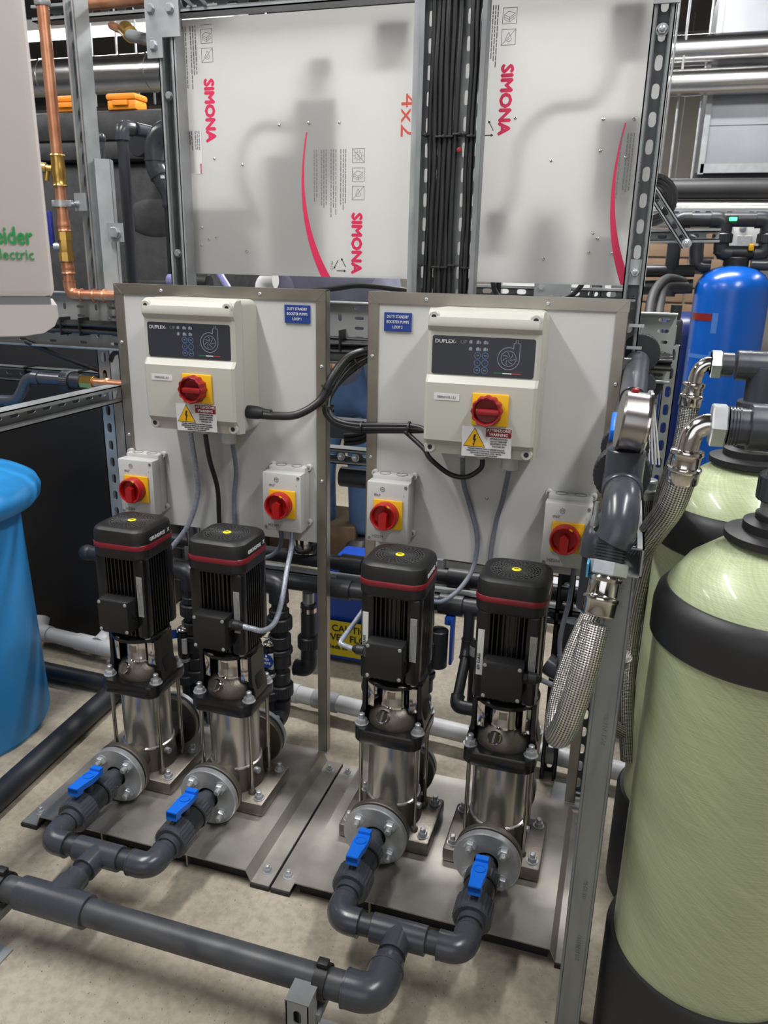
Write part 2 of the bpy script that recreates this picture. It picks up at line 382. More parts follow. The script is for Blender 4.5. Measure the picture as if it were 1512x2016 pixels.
        if parent is not None:
            o.parent = parent; q = parent
            while q is not None: sh += q.location; q = q.parent
            me.transform(Matrix.Translation(-sh))
        elif off is not None or True:
            xs = [v.co for v in me.vertices]
            c = Vector(((min(p.x for p in xs) + max(p.x for p in xs)) / 2, (min(p.y for p in xs) + max(p.y for p in xs)) / 2, min(p.z for p in xs)))
            me.transform(Matrix.Translation(-c)); o.location = c
        return o
def tag(o, label=None, cat=None, group=None, kind=None):
    if label: o['label'] = label
    if cat: o['category'] = cat
    if group: o['group'] = group
    if kind: o['kind'] = kind
    return o
def thing(name, label, cat, loc=(0, 0, 0), group=None):
    o = bpy.data.objects.new(name, None); o.empty_display_size = 0.05; COL.objects.link(o); o.location = loc
    return tag(o, label, cat, group)
def kids(o): return [c for c in bpy.data.objects if c.parent is o]
def dup(o, loc=None, label=None, parent=None, kidmap=None):
    c = o.copy(); COL.objects.link(c); c.parent = parent
    for ch in (kidmap or KM)(o): dup(ch, parent=c)
    if loc is not None: c.location = loc
    if label: c['label'] = label
    return c
KM = kids
def text(s, size, o, m, parent, name='lettering', R=None, align='CENTER', ext=0.0004, bold=0.0, sx=1.0, label=None):
    c = bpy.data.curves.new(name, 'FONT'); c.body = s; c.size = size; c.extrude = ext; c.align_x = align; c.align_y = 'CENTER'
    c.resolution_u = 2
    t = bpy.data.objects.new(name, c); COL.objects.link(t)
    me = bpy.data.meshes.new_from_object(t.evaluated_get(bpy.context.evaluated_depsgraph_get()))
    bpy.data.objects.remove(t); bpy.data.curves.remove(c)
    if bold:
        bm = bmesh.new()
        for k, (dx, dy) in enumerate(((0, 0), (bold, 0), (-bold, 0), (0, bold), (0, -bold))):
            m2 = me.copy(); m2.transform(Matrix.Translation((dx, dy, 2e-6 * k))); bm.from_mesh(m2); bpy.data.meshes.remove(m2)
        bm.to_mesh(me); bm.free()
    me.transform(T(o, R if R is not None else FRONT) @ Matrix.Diagonal((sx, 1, 1, 1)))
    me.materials.clear(); me.materials.append(m); me.name = name
    ob = bpy.data.objects.new(name, me); COL.objects.link(ob); ob.parent = parent
    sh = Vector((0, 0, 0)); q = parent
    while q is not None: sh += q.location; q = q.parent
    me.transform(Matrix.Translation(-sh))
    if label: ob['label'] = label
    return ob
def rr(hx, hy, r, n=5, cx=0, cy=0):
    p = []
    for (sx, sy, a0) in ((1, 1, 0), (-1, 1, PI / 2), (-1, -1, PI), (1, -1, 1.5 * PI)):
        for k in range(n + 1):
            a = a0 + PI / 2 * k / n; p.append((cx + sx * (hx - r) + r * math.cos(a), cy + sy * (hy - r) + r * math.sin(a)))
    return p

# ---------------- the room ----------------
tag(MB().bb(-5, 4, -4.5, 7, -0.1, 0).build('floor', FLOORM, ang=0), kind='structure')
tag(MB().bb(-5, 4, -4.5, 7, CEIL, CEIL + 0.1).build('ceiling', mat('dark_soffit', S(92, 92, 94), 0.8, 0, 0.3, 2), ang=0), kind='structure')
WALLM = BLOCKM
tag(MB().bb(-5, 4, 7, 7.1, 0, CEIL).build('wall_back', WALLM, ang=0), kind='structure')
tag(MB().bb(-5, 4, -4.6, -4.5, 0, CEIL).build('wall_front', WALLM, ang=0), kind='structure')
tag(MB().bb(-5.1, -5, -4.6, 7.1, 0, CEIL).build('wall_left', WALLM, ang=0), kind='structure')
tag(MB().bb(4, 4.1, -4.6, 7.1, 0, CEIL).build('wall_right', WALLM, ang=0), kind='structure')
LAMPE = mat('lit_diffuser', (1, 1, 1), 0.5, emit=(1, 0.97, 0.93), estr=7.0)
for i, (x, y, z, L, ax, p) in enumerate(BATTENS):
    sx, sy = (L, 0.12) if ax else (0.12, L)
    lb = ['white batten light above the floor in front of the left pump set', 'white batten light above the green fibreglass tanks',
          'suspended batten light glowing behind the copper pipe at the top left', 'white batten light behind the printed milky sheets', 'white batten light over the deep blue tank',
          'white batten light nearest the back wall', 'white batten light near the left wall'][i]
    t = thing('batten_light', lb, 'light', (x, y, z), 'ceiling batten lights')
    MB().box((x, y, z + 0.03), (sx, sy, 0.05), 0.004).build('housing', LGREY, t)
    MB().box((x, y, z - 0.005), (sx * 0.97, sy * 0.8, 0.02), 0.006).build('diffuser', LAMPE, t)
    if z < CEIL - 0.1:
        for k in (-0.4, 0.4): MB().cyl((x + (k * L if ax else 0), y + (0 if ax else k * L), z + 0.055), (x + (k * L if ax else 0), y + (0 if ax else k * L), CEIL), 0.004, 8).build('hanging_rod', ZINC, t)

# ---------------- skid base plates ----------------
for bx, sgn, nm in ((-0.3225, 1, 'left'), (0.3225, -1, 'right')):
    t = thing('base_plate', 'folded stainless skid plate carrying the %s pair of pumps' % nm, 'base plate', (bx, 0.2275, 0), 'stainless pump skid plates')
    X0, X1 = bx - 0.3195, bx + 0.3195
    def prof(d):
        return [(X0, 0.009 + d), (X0 + 0.042, 0.009 + d), (X0 + 0.054, 0.037 + d), (X1 - 0.054, 0.037 + d), (X1 - 0.042, 0.009 + d), (X1, 0.009 + d)]
    top, bot = prof(0.003), prof(0.0)
    MB().prism(bot + top[::-1], 0.0, -0.455, T((0, 0, 0), FRONT)).build('folded_sheet', PLATE, t, 20)
    for a, b in ((X0, X0 + 0.042), (X1 - 0.042, X1)):
        MB().bb(a - 0.001, b + 0.001, -0.003, 0.458, 0.0, 0.009).build('rubber_pad', RUBBER, t)
    MB().bb(X0 + 0.058, X1 - 0.058, 0.018, 0.44, 0.0, 0.034).build('insulation_void_shade', RUBBER, t, 0)  # black block added so the void under the plate reads dark, partly insulation
    for q in (0.12, -0.1):
        MB().bb(bx + q - 0.002, bx + q + 0.002, 0.004, 0.018, 0.006, 0.037).build('stiffener', STEEL, t)
    for x in (X0 + 0.022, X1 - 0.022):
        for y in (0.04, 0.42):
            MB().hexa((x, y, 0.012), (0, 0, 1), 0.0095, 0.008, 0.005).build('bolt', ZINC, t)

# ---------------- control boards ----------------
for i, (x0, x1) in enumerate(((-0.590, -0.044), (0.055, 0.601))):
    nm = ('left', 'right')[i]
    t = thing('control_board', 'white board in a stainless angle frame standing behind the %s pair of pumps' % nm, 'board', ((x0 + x1) / 2, 0.455, 0.04), 'framed control boards')
    W, D, y = 0.024, 0.026, 0.447
    for s_, x in ((1, x0), (-1, x1)):
        m = MB(); m.bb(x, x + s_ * W, y, y + 0.002, 0.0405, 1.228); m.bb(x, x + s_ * 0.002, y, y + D, 0.0405, 1.228); m.build('frame_post', STEEL, t, 0)
        MB().bb(x - s_ * 0.002, x + s_ * W, y - 0.001, y + 0.003, 0.0402, 0.0435).build('weld_bead', ZINC, t)
    m = MB(); m.bb(x0 + W * 0, x1, y - 0.0006, y + 0.0014, 1.204, 1.2285); m.bb(x0, x1, y, y + D, 1.2265, 1.2285); m.build('frame_rail', STEEL, t, 0)
    MB().bb(x0 + 0.003, x1 - 0.003, y + 0.003, y + 0.009, 0.632, 1.225).build('backing_board', BOARD, t, 0)
    MB().box((x0 + 0.012, y - 0.001, 1.216), (0.031, 0.0008, 0.0009), 0, Matrix.Rotation(PI / 4, 3, 'Y')).build('mitre_line', GALVD, t)
    MB().box((x1 - 0.012, y - 0.001, 1.216), (0.031, 0.0008, 0.0009), 0, Matrix.Rotation(-PI / 4, 3, 'Y')).build('mitre_line', GALVD, t)
    for x, z in [(x0 + 0.13, 1.215), (x1 - 0.16, 1.215), (x0 + 0.011, 1.09), (x1 - 0.011, 1.06), (x1 - 0.011, 0.79), (x0 + 0.011, 0.86)]:
        MB().lathe([(0.0045, 0), (0.0042, 0.0015), (0.0025, 0.003), (0.0012, 0.0025)], (x, y, z), (0, -1, 0), 12).build('screw', ZINC, t)
    if i: MB().lathe([(0.004, 0), (0.0036, 0.0018), (0.0015, 0.003)], (0.34, y + 0.003, 0.79), (0, -1, 0), 10).build('screw', ZINC, t)
# signs
for i, cx in enumerate((-0.113, 0.123)):
    cz = (1.174, 1.166)[i]
    t = thing('sign_plate', ('blue engraved sign reading loop 1 at the top right of the left board', 'blue engraved sign reading loop 2 at the top left of the right board')[i], 'sign', (cx, 0.449, cz - 0.018), 'blue engraved signs')
    MB().box((cx, 0.4475, cz), (0.062, 0.003, 0.040), 0.0006).build('plate', NAVY, t, 0)
    for k, ln in enumerate(('DUTY STANDBY', 'BOOSTER PUMPS', 'LOOP %d' % (i + 1))):
        text(ln, 0.0088, (cx, 0.4458, cz + 0.011 - 0.011 * k), WHITE, t, sx=0.76)

# ---------------- control boxes ----------------
def arc(cx, cy, r, a0, a1, w, n=24):
    o = []; i = []
    for k in range(n + 1):
        a = a0 + (a1 - a0) * k / n; o.append((cx + (r + w / 2) * math.cos(a), cy + (r + w / 2) * math.sin(a))); i.append((cx + (r - w / 2) * math.cos(a), cy + (r - w / 2) * math.sin(a)))
    return o, i
def flat(mb, outer, inner, o, h=0.0004, R=FRONT):
    n = len(outer); M = T(o, R)
    for k in range(n - 1): mb.prism([outer[k], outer[k + 1], inner[k + 1], inner[k]], 0, h, M)
    return mb
def flame_bolt(mb, M, s):
    mb.prism([(-.1 * s, .9 * s), (.25 * s, .9 * s), (.05 * s, .2 * s), (.3 * s, .25 * s), (-.02 * s, -.6 * s), (.1 * s, -.55 * s), (-.1 * s, -1 * s), (-.25 * s, -.5 * s), (-.12 * s, -.58 * s), (-.05 * s, 0), (-.25 * s, 0)], 0, 0.0004, M)
def rotary(t, cx, cz, y, r, wavy, grip_horizontal, red):
    """yellow plate, red ring handle and grip as parts of thing t"""
    s = 0.037 if wavy else 0.034
    MB().box((cx + 0.004, y - 0.003, cz), (2 * s, 0.006, 2 * s * 0.88 if wavy else 2 * s), 0.0025).build('yellow_plate', YEL, t)
    n = 60; M = T((cx, y - 0.006, cz), FRONT); m = MB()
    rings = []
    for (rad, h) in ((r, 0), (r * 1.02, 0.006), (r, 0.022), (r * 0.93, 0.025), (r * 0.84, 0.024), (r * 0.78, 0.010), (0.001, 0.008)):
        ring = []
        for k in range(n):
            a = 2 * PI * k / n; q = rad * (1 + (0.045 * math.cos(a * 12) if wavy and rad > r * 0.9 else 0)); ring.append(M @ Vector((q * math.cos(a), q * math.sin(a), h)))
        rings.append(ring)
    m.loft(rings).build('handle_ring', red, t)
    if grip_horizontal: MB().box((cx + 0.004, y - 0.0225, cz - 0.001), (r * 1.5, 0.020, 0.012), 0.003).build('grip', red, t)
    else:
        g = MB(); g.prism([(-0.008, -r * 0.9), (0.008, -r * 0.9), (0.009, r * 0.2), (0.0, r * 0.42), (-0.009, r * 0.2)], 0.006, 0.028, M); g.build('grip', red, t)
    if wavy:
        MB().box((cx - 0.02, y - 0.017, cz), (0.004, 0.004, 0.006), 0.001).build('indicator', YEL, t)
    else:
        MB().box((cx + 0.012, y - 0.0305, cz + r * 0.83), (0.007, 0.002, 0.003), 0, Matrix.Rotation(0.5, 3, 'Y')).build('indicator', YEL, t)
for i, cx in enumerate((-0.3310, 0.3310)):
    z0, z1 = 0.905, 1.203; hw = 0.116
    t = thing('control_box', ('cream control box on the left board with its cable leaving from the side', 'cream control box on the right board with a cable looped beneath it')[i], 'control box', (cx, 0.449, z0), 'cream pump control boxes')
    t0 = t
    m = MB(); M = T((cx, 0, (z0 + z1) / 2), FRONT)
    hz = (z1 - z0) / 2
    def ring(hx, hy, r, y): return [Vector((cx + a, y, (z0 + z1) / 2 + b)) for a, b in rr(hx, hy, r)]
    m.loft([ring(hw, hz, 0.018, 0.4495), ring(hw + 0.001, hz + 0.001, 0.018, 0.378), ring(hw - 0.001, hz - 0.001, 0.018, 0.376)]).build('body', CREAM, t)
    MB().loft([ring(hw - 0.003, hz - 0.003, 0.016, 0.377), ring(hw - 0.003, hz - 0.003, 0.016, 0.373)]).build('gasket', GREYPR, t)
    # lid: profile in y-z swept in x : top roll, recessed fascia, raised lower panel
    prof = [(0.374, z0 + 0.001), (0.350, z0 + 0.003), (0.345, z0 + 0.022), (0.334, z0 + 0.034), (0.332, z0 + 0.06), (0.331, 1.058), (0.343, 1.072), (0.343, 1.160), (0.334, 1.170), (0.333, 1.176), (0.336, 1.188), (0.345, 1.198), (0.356, 1.2025), (0.374, 1.203)]
    n = 9; rings = []
    for k, (dx, pull) in enumerate(((-hw - .0005, 1), (-hw + 0.002, .25), (-hw + 0.008, 0.0), (hw - 0.008, 0.0), (hw - 0.002, .25), (hw + .0005, 1))):
        rings.append([Vector((cx + dx, y + (0.374 - y) * pull * 0.55, z)) for y, z in prof])
    MB().loft(rings).build('lid', CREAM, t, 24)
    for sx in (-1, 1):
        for z in (z0 + 0.016, z1 - 0.016):
            b = MB().cyl((cx + sx * (hw - 0.015), 0.372, z), (cx + sx * (hw - 0.015), 0.3335 + (0.010 if z < 1 else 0.003), z), 0.0125, 20, c=0.002).build('screw_boss', CREAM, t)
            MB().lathe([(0.0052, 0), (0.0052, 0.0006)], (cx + sx * (hw - 0.015), 0.3333 + (0.010 if z < 1 else 0.003), z), (0, -1, 0), 14).build('screw_recess_shade', BLKPR, b)  # flat black disc painted as the shade inside a sunken screw hole
    # fascia
    f = MB().prism(rr(0.1035, 0.0385, 0.005, cx=cx, cy=1.113), 0, 0.0008, T((0, 0.343, 0), FRONT)).build('fascia', PANELD, t, 0)
    text('DUPLEX-', 0.0105, (cx - 0.098, 0.3419, 1.140), WHITE, f, align='LEFT', sx=1.05)
    text('UP', 0.0105, (cx - 0.046, 0.3419, 1.140), GREYPR, f, align='LEFT', sx=1.05)
    mk = MB()
    for a in range(2):
        for r_ in range(3):
            o, ii = arc(cx - 0.010 + a * 0.0155, 1.115 - r_ * 0.0145, 0.0062, 0, 2 * PI, 0.0008); flat(mk, o, ii, (0, 0.3422, 0))
    mk.build('button_ring', BLUEPR, f, 0)
    for a in range(2):
        for r_, ch in enumerate((('ON', 'ON'), ('0', '0'), ('RES', 'RES'))):
            text(ch[a], 0.004, (cx - 0.010 + a * 0.0155, 0.3419, 1.115 - r_ * 0.0145), MIDPR, f, sx=0.9)
    ic = MB()
    for a in range(3):
        for r_ in range(2):
            px, pz = cx - 0.024 + a * 0.0145, 1.141 - r_ * 0.0135
            ic.prism([(px - .004, pz - .003), (px + .002, pz - .003), (px + .002, pz + .003), (px - .001, pz + .004), (px - .004, pz + .002)], 0, 0.0004, T((0, 0.3422, 0), FRONT))
            if a: ic.prism([(px + .003, pz - .003), (px + .005, pz - .003), (px + .005, pz + .002), (px + .003, pz + .002)], 0, 0.0004, T((0, 0.3422, 0), FRONT))
    ic.build('pump_icon', MIDPR, f, 0)
    lg = MB(); gx, gz = cx + 0.052, 1.112
    o, ii = arc(gx, gz, 0.0215, PI * 0.36, PI * 2.0, 0.0012); flat(lg, o, ii, (0, 0.3422, 0))
    o, ii = arc(gx, gz, 0.0150, 0, 2 * PI, 0.001); flat(lg, o, ii, (0, 0.3422, 0))
    for k in range(7):
        a = 2 * PI * k / 7; p = [(gx + rr_ * math.cos(a + rr_ * 70), gz + rr_ * math.sin(a + rr_ * 70)) for rr_ in (0.003, 0.006, 0.009, 0.0125)]
        for q in range(3):
            x_, z_ = p[q]; x2, z2 = p[q + 1]; l = math.hypot(x2 - x_, z2 - z_); nx, nz = -(z2 - z_) / l * .0005, (x2 - x_) / l * .0005
            lg.prism([(x_ - nx, z_ - nz), (x2 - nx, z2 - nz), (x2 + nx, z2 + nz), (x_ + nx, z_ + nz)], 0, 0.0004, T((0, 0.3422, 0), FRONT))
    for (a, b, c, d) in ((0.0208, 0.0220, 0, 0.030), (0.0085, 0.0097, 0.0195, 0.030), (0.0125, 0.0135, 0.03, 0.037), (0.0165, 0.0175, 0.03, 0.037), (0.0085, 0.0135, 0.0295, 0.0305), (0.0165, 0.022, 0.0295, 0.0305)):
        lg.prism([(gx + a, gz + c), (gx + b, gz + c), (gx + b, gz + d), (gx + a, gz + d)], 0, 0.0004, T((0, 0.3422, 0), FRONT))
    lg.build('impeller_emblem', MIDPR, f, 0)
    for k, mm in enumerate((ITG, WHITE, ITR)):
        MB().bb(cx + 0.024 + k * 0.018, cx + 0.042 + k * 0.018, 0.3417, 0.3422, 1.0815, 1.0835).build('tricolour_stripe', mm, f, 0)
    rotary(t, cx + 0.020, 1.010, 0.3315, 0.030, True, True, RED)
    lb = MB().box((cx - 0.067, 0.3310, 1.030), (0.053, 0.001, 0.0135)).build('small_label', LABELW, t, 0)
    text('DB/RO/1/%sL1,2,3' % ('' if i == 0 else '2'), 0.0062, (cx - 0.067, 0.3302, 1.030), GREYPR, lb, sx=0.9)
    # warning label
    wx, wz = cx + (0.016 if i == 0 else 0.020), 0.943
    tl = Matrix.Rotation(-0.02, 3, 'Y')
    wl = MB().box((wx, 0.3322, wz), (0.102, 0.0012, 0.062), 0, tl).build('warning_label', LABELW, t, 0)
    MB().box((wx + 0.024, 0.3313, wz + 0.021), (0.052, 0.0005, 0.0185)).build('red_panel', REDS, wl, 0)
    text('ATTENZIONE', 0.0082, (wx + 0.024, 0.3308, wz + 0.0255), WHITE, wl, bold=0.0001, sx=0.95)
    text('WARNING', 0.0082, (wx + 0.024, 0.3308, wz + 0.0168), WHITE, wl, bold=0.0001, sx=0.95)
    MB().prism([(wx - 0.048, wz - 0.011), (wx - 0.002, wz - 0.011), (wx - 0.025, wz + 0.029)], 0, 0.0005, T((0, 0.3316, 0), FRONT)).build('triangle_border', BLKPR, wl, 0)
    MB().prism([(wx - 0.0462, wz - 0.0098), (wx - 0.0038, wz - 0.0098), (wx - 0.025, wz + 0.0268)], 0, 0.0005, T((0, 0.3312, 0), FRONT)).build('triangle', YEL, wl, 0)
    fb = MB(); flame_bolt(fb, T((wx - 0.025, 0.3308, wz + 0.003), FRONT), 0.013); fb.build('lightning_bolt', BLKPR, wl, 0)
    for k, ln in enumerate(('APPARECCHIATURA', 'SOTTO TENSIONE', 'EQUIPMENT WITH', 'VOLTAGE ON')):
        text(ln, 0.0047, (wx + 0.025, 0.3312, wz + 0.008 - 0.0052 * k), BLKPR, wl, sx=0.85)
    for k, ln in enumerate(('TOGLIERE TENSIONE PRIMA DI ESEGUIRE QUALSIASI', 'OPERAZIONE ALL\'INTERNO DEL QUADRO ELETTRICO', 'DISCONNECT ELECTRICAL SUPPLY BEFORE', 'WORKING ON THIS EQUIPMENT')):
        text(ln, 0.0038, (wx, 0.3312, wz - 0.0145 - 0.0045 * k), BLKPR, wl, sx=0.86)
    # glands underneath
    for gx_, rr_, hh in ((-0.04, 0.011, 0.012), (0.0, 0.011, 0.012), (0.062, 0.018, 0.030)):
        MB().cyl((cx + gx_, 0.395, z0 + 0.004), (cx + gx_, 0.395, z0 - hh), rr_, 18, c=0.002).build('cable_gland', LGREY, t)

# ---------------- isolator switches ----------------
sw = [(-0.527, 'left-hand isolator switch on the left board, its red grip pointing down, beside the dark strut', 0.740),
      (-0.133, 'isolator switch at the lower right of the left board, cables leaving below it', 0.744),
      (0.1265, 'isolator switch at the lower left of the right board', 0.748),
      (0.5235, 'isolator switch at the lower right of the right board beside the braided hose', 0.742)]
sroot = None
for k, (cx, lb, cz) in enumerate(sw):
    if k == 0:
        t = sroot = thing('isolator_switch', lb, 'switch', (cx, 0.449, cz - 0.07), 'grey isolator switches with red handles')
        MB().bb(cx - 0.047, cx + 0.047, 0.420, 0.4495, cz - 0.069, cz + 0.081, 0.004).build('back_box', LGREY, t)
        MB().bb(cx - 0.049, cx + 0.049, 0.387, 0.4195, cz - 0.070, cz + 0.072, 0.003).build('cover', LGREY, t)
        for sx in (-1, 1):
            for z in (cz - 0.058, cz + 0.078):
                MB().cyl((cx + sx * 0.047, 0.4485, z), (cx + sx * 0.047, 0.436, z), 0.008, 12, c=0.001).build('mounting_lug', LGREY, t)
                MB().lathe([(0.004, 0), (0.003, 0.002), (0.001, 0.0015)], (cx + sx * 0.047, 0.436, z), (0, -1, 0), 10).build('screw', GALVD, t)
            MB().lathe([(0.004, 0), (0.0036, 0.0012), (0.001, 0.001)], (cx + sx * 0.042, 0.3872, cz + 0.064 if sx > 0 else cz - 0.062), (0, -1, 0), 10).build('screw', GALVD, t)
        for dx in (-0.02, 0.02):
            MB().lathe([(0.013, 0.0), (0.013, 0.0008), (0.0120, 0.0008), (0.0120, 0.0)], (cx + dx, 0.434, cz + 0.0812), (0, 0, 1), 24, closed=True).build('knockout_ring', GREYPR, t)
        rotary(t, cx - 0.001, cz - 0.001, 0.387, 0.031, False, False, REDL)
        text('IP67', 0.0085, (cx - 0.024, 0.3866, cz + 0.042), GREYPR, t)
        text('MZ204', 0.0095, (cx - 0.022, 0.3866, cz - 0.0565), GREYPR, t, sx=1.0)
        em = MB(); o, ii = arc(cx - 0.012, cz + 0.056, 0.0052, 0, 2 * PI, 0.001); flat(em, o, ii, (0, 0.3868, 0)); em.build('round_mark', GREYPR, t, 0)
        text('W', 0.006, (cx - 0.012, 0.3866, cz + 0.056), GREYPR, t, bold=0.0001)
        text('I', 0.006, (cx + 0.038, 0.3866, cz + 0.045), GREYPR, t)
    else:
        dup(sroot, (cx, 0.449, cz - 0.07), lb)

# ---------------- pumps ----------------
PX = (-0.444, -0.200, 0.200, 0.442); PY = 0.242; PZ = 0.040
plabels = ['vertical pump at the far left, nearest the blue drum', 'second pump from the left, clear conduit curling into its terminal box',
           'third pump from the left, blue valve handle pointing at the pipe seam', 'pump at the far right, beside the braided hose and grey post']
root = thing('booster_pump', plabels[0], 'pump', (0, 0, 0), 'vertical multistage booster pumps')
t = root
def rsq(h, r, z, n=6): return [Vector((x, y, z)) for x, y in rr(h, h, r, n)]
m = MB()
m.bb(-0.105, 0.105, -0.081, 0.081, 0.0, 0.034, 0.006)
m.lathe([(0.068, 0.02), (0.066, 0.045), (0.0635, 0.06), (0.0635, 0.092), (0.062, 0.097)], n=40)
m.cyl((0, -0.112, 0.075), (0, 0.112, 0.075), 0.035, 28)
m.build('base_casting', CAST, t)
for sy in (-1, 1):
    fl = MB().cyl((0, sy * 0.106, 0.075), (0, sy * 0.1205, 0.075), 0.070, 48, c=0.002).build('port_flange', CAST, t)
    MB().cyl((0, sy * 0.1205, 0.075), (0, sy * 0.128, 0.075), 0.0670, 40).build('gasket', RUBBER, fl)
    bf = MB().lathe([(0.0275, 0), (0.0275, 0.012), (0.0255, 0.014), (0.068, 0.014), (0.070, 0.012), (0.070, 0.0)], (0, sy * 0.128, 0.075), (0, sy, 0), 48, closed=True).build('backing_flange', ZINC, t)
    for k in range(4):
        a = PI / 4 + k * PI / 2
        MB().hexa((0.050 * math.cos(a), sy * 0.142, 0.075 + 0.050 * math.sin(a)), (0, sy, 0), 0.0125, 0.011, 0.0068, ph=k).build('bolt', ZINC, bf)
for x in (-0.087, 0.087):
    for y in (-0.058, 0.058):
        MB().hexa((x, y, 0.034), (0, 0, 1), 0.0105, 0.010, 0.006).build('foot_bolt', ZINC, t)
MB().lathe([(0.0625, 0.092), (0.0625, 0.0985), (0.0588, 0.100), (0.0588, 0.254)], n=64).build('sleeve', SLEEVE, t)
for x in (-0.0635, 0.0635):
    for y in (-0.046, 0.046):
        r_ = MB().cyl((x, y, 0.030), (x, y, 0.254), 0.0046, 12).build('tie_rod', ROD, t)
        MB().lathe([(0.009, 0), (0.009, 0.010), (0.0065, 0.014)], (x, y, 0.030), (0, 0, 1), 10).build('rod_lug', CAST, r_)
        r2 = MB().hexa((x, y, 0.284), (0, 0, 1), 0.0125, 0.012, 0.0065).build('head_nut', ZINC, t)
MB().loft([rsq(0.073, 0.024, 0.252), rsq(0.076, 0.026, 0.256), rsq(0.076, 0.026, 0.279), rsq(0.073, 0.024, 0.284)]).build('head_plate', BLACKP, t)
# motor stool: two cheeks and a rear wall under a round flange
m = MB()
for s_ in (-1, 1):
    pl = [(s_ * 0.074, 0.278), (s_ * 0.073, 0.300), (s_ * 0.067, 0.325), (s_ * 0.066, 0.39), (s_ * 0.058, 0.39), (s_ * 0.058, 0.33), (s_ * 0.061, 0.278)]
    if s_ < 0: pl = pl[::-1]
    m.prism(pl, -0.030, 0.034, T((0, 0, 0), FRONT))
m.bb(-0.055, 0.055, 0.036, 0.046, 0.278, 0.39)
m.build('motor_stool', BLACKP, t)
for s_ in (-1, 1):
    MB().box((s_ * 0.068, 0.0, 0.318), (0.006, 0.036, 0.038), 0.002, Matrix.Rotation(-s_ * 0.2, 3, 'Y')).build('nameplate', LABELG if s_ < 0 else BLACKC, t)
MB().lathe([(0.066, 0.387), (0.069, 0.390), (0.069, 0.397), (0.066, 0.400), (0.05, 0.403)], n=44).build('motor_flange', BLACKP, t)
MB().lathe([(0.059, 0.280), (0.060, 0.288), (0.058, 0.302), (0.050, 0.318), (0.034, 0.330), (0.0, 0.334)], n=40).build('pump_head', CAST, t)
d = Vector((-0.18, -0.72, 0.5)).normalized()
pg = MB().cyl(Vector((-0.008, -0.040, 0.304)), Vector((-0.008, -0.040, 0.304)) + d * 0.026, 0.0145, 24, c=0.002).build('vent_plug', CHROME, t)
c0 = Vector((-0.008, -0.040, 0.304)) + d * 0.0262
MB().box(c0, (0.004, 0.022, 0.001), 0, fr(d)).build('plug_slot', CAST, pg)
MB().lathe([(0.0385, 0.316), (0.0395, 0.322), (0.0395, 0.334), (0.038, 0.336), (0.038, 0.384)], n=40).build('coupling_guard', CHROME, t)
MB().box((0, -0.0385, 0.358), (0.018, 0.001, 0.016), 0).build('guard_stamp', STEEL, t)
for s_ in (-1, 1):
    g = MB().box((s_ * 0.0475, -0.0330, 0.352), (0.017, 0.002, 0.058), 0.0008, Matrix.Rotation(s_ * 0.25, 3, 'Z')).build('guard_plate', CHROME, t)
    MB().lathe([(0.003, 0), (0.0024, 0.0015)], (s_ * 0.0475, -0.0342, 0.356), (0, -1, 0), 8).build('screw', ZINC, g)
# motor
MB().lathe([(0.056, 0.398), (0.056, 0.605)], n=36).build('motor_body', BLACKP, t)
m = MB()
for s_ in (-1, 1):
    for x in (-0.03, -0.020, -0.010, 0.0, 0.010, 0.020, 0.03):
        m.bb(x - 0.0012, x + 0.0012, s_ * 0.046, s_ * 0.063, 0.408, 0.602)
        m.bb(s_ * 0.046, s_ * 0.063, x - 0.0012, x + 0.0012, 0.408, 0.602)
tag(m.build('cooling_fins', BLACKP, t, 0), kind='stuff')
for sx in (-1, 1):
    for sy in (-1, 1):
        MB().bb(sx * 0.034, sx * 0.0645, sy * 0.034, sy * 0.0635, 0.404, 0.602, 0.008).build('corner_pad', BLACKP, t)
for sx, z0, z1, mm in ((1, 0.462, 0.560, LABELG), ):
    MB().bb(0.044, 0.058, -0.0645, -0.0634, z0, z1).build('rating_label', mm, t, 0)
    ln = MB()
    for k in range(4): ln.bb(0.0465 + k * 0.003, 0.0475 + k * 0.003, -0.0648, -0.0645, z0 + 0.006, z1 - 0.006 - 0.004 * (k % 3))
    ln.build('label_print', GREYPR, t, 0)
m = MB(); m.loft([rsq(0.066, 0.026, 0.598), rsq(0.0695, 0.028, 0.604), rsq(0.0700, 0.030, 0.640), rsq(0.0695, 0.030, 0.656), rsq(0.067, 0.029, 0.6640), rsq(0.062, 0.028, 0.6685), rsq(0.056, 0.030, 0.6705), rsq(0.0545, 0.030, 0.6705)], cap=False)
# close the lid down to the round grille opening
outer = rsq(0.0545, 0.030, 0.6705); ci = [Vector((0.051 * p.x / math.hypot(p.x, p.y), 0.051 * p.y / math.hypot(p.x, p.y), 0.6705)) for p in outer]
m.loft([outer, ci, [Vector((p.x * .99, p.y * .99, 0.648)) for p in ci], [Vector((p.x * 0.02, p.y * 0.02, 0.648)) for p in ci]], cap=False)
cap_ = m.build('fan_cap', BLACKC, t, 30)
m = MB()
for k in range(8):
    r_ = 0.0088 + k * 0.0058; m.lathe([(r_, 0.6680), (r_ + 0.0024, 0.6680), (r_ + 0.0024, 0.6706), (r_, 0.6706)], n=40, closed=True)
for k in range(28):
    a0 = 2 * PI * k / 28
    pts = [Vector(((0.009 + q * 0.0141) * math.cos(a0 + q * 0.16), (0.009 + q * 0.0141) * math.sin(a0 + q * 0.16), 0.6694)) for q in range(4)]
    m.tube(pts, 0.0015, 5, 1)
m.build('fan_grille', mat('charcoal_grille', (0.034, 0.034, 0.035), 0.45), cap_, 30)
MB().lathe([(0.0095, 0.668), (0.0095, 0.6712), (0.008, 0.6720), (0.0, 0.6720)], n=24).build('yellow_emblem', mat('lemon_emblem', S(226, 216, 40), 0.4), cap_)
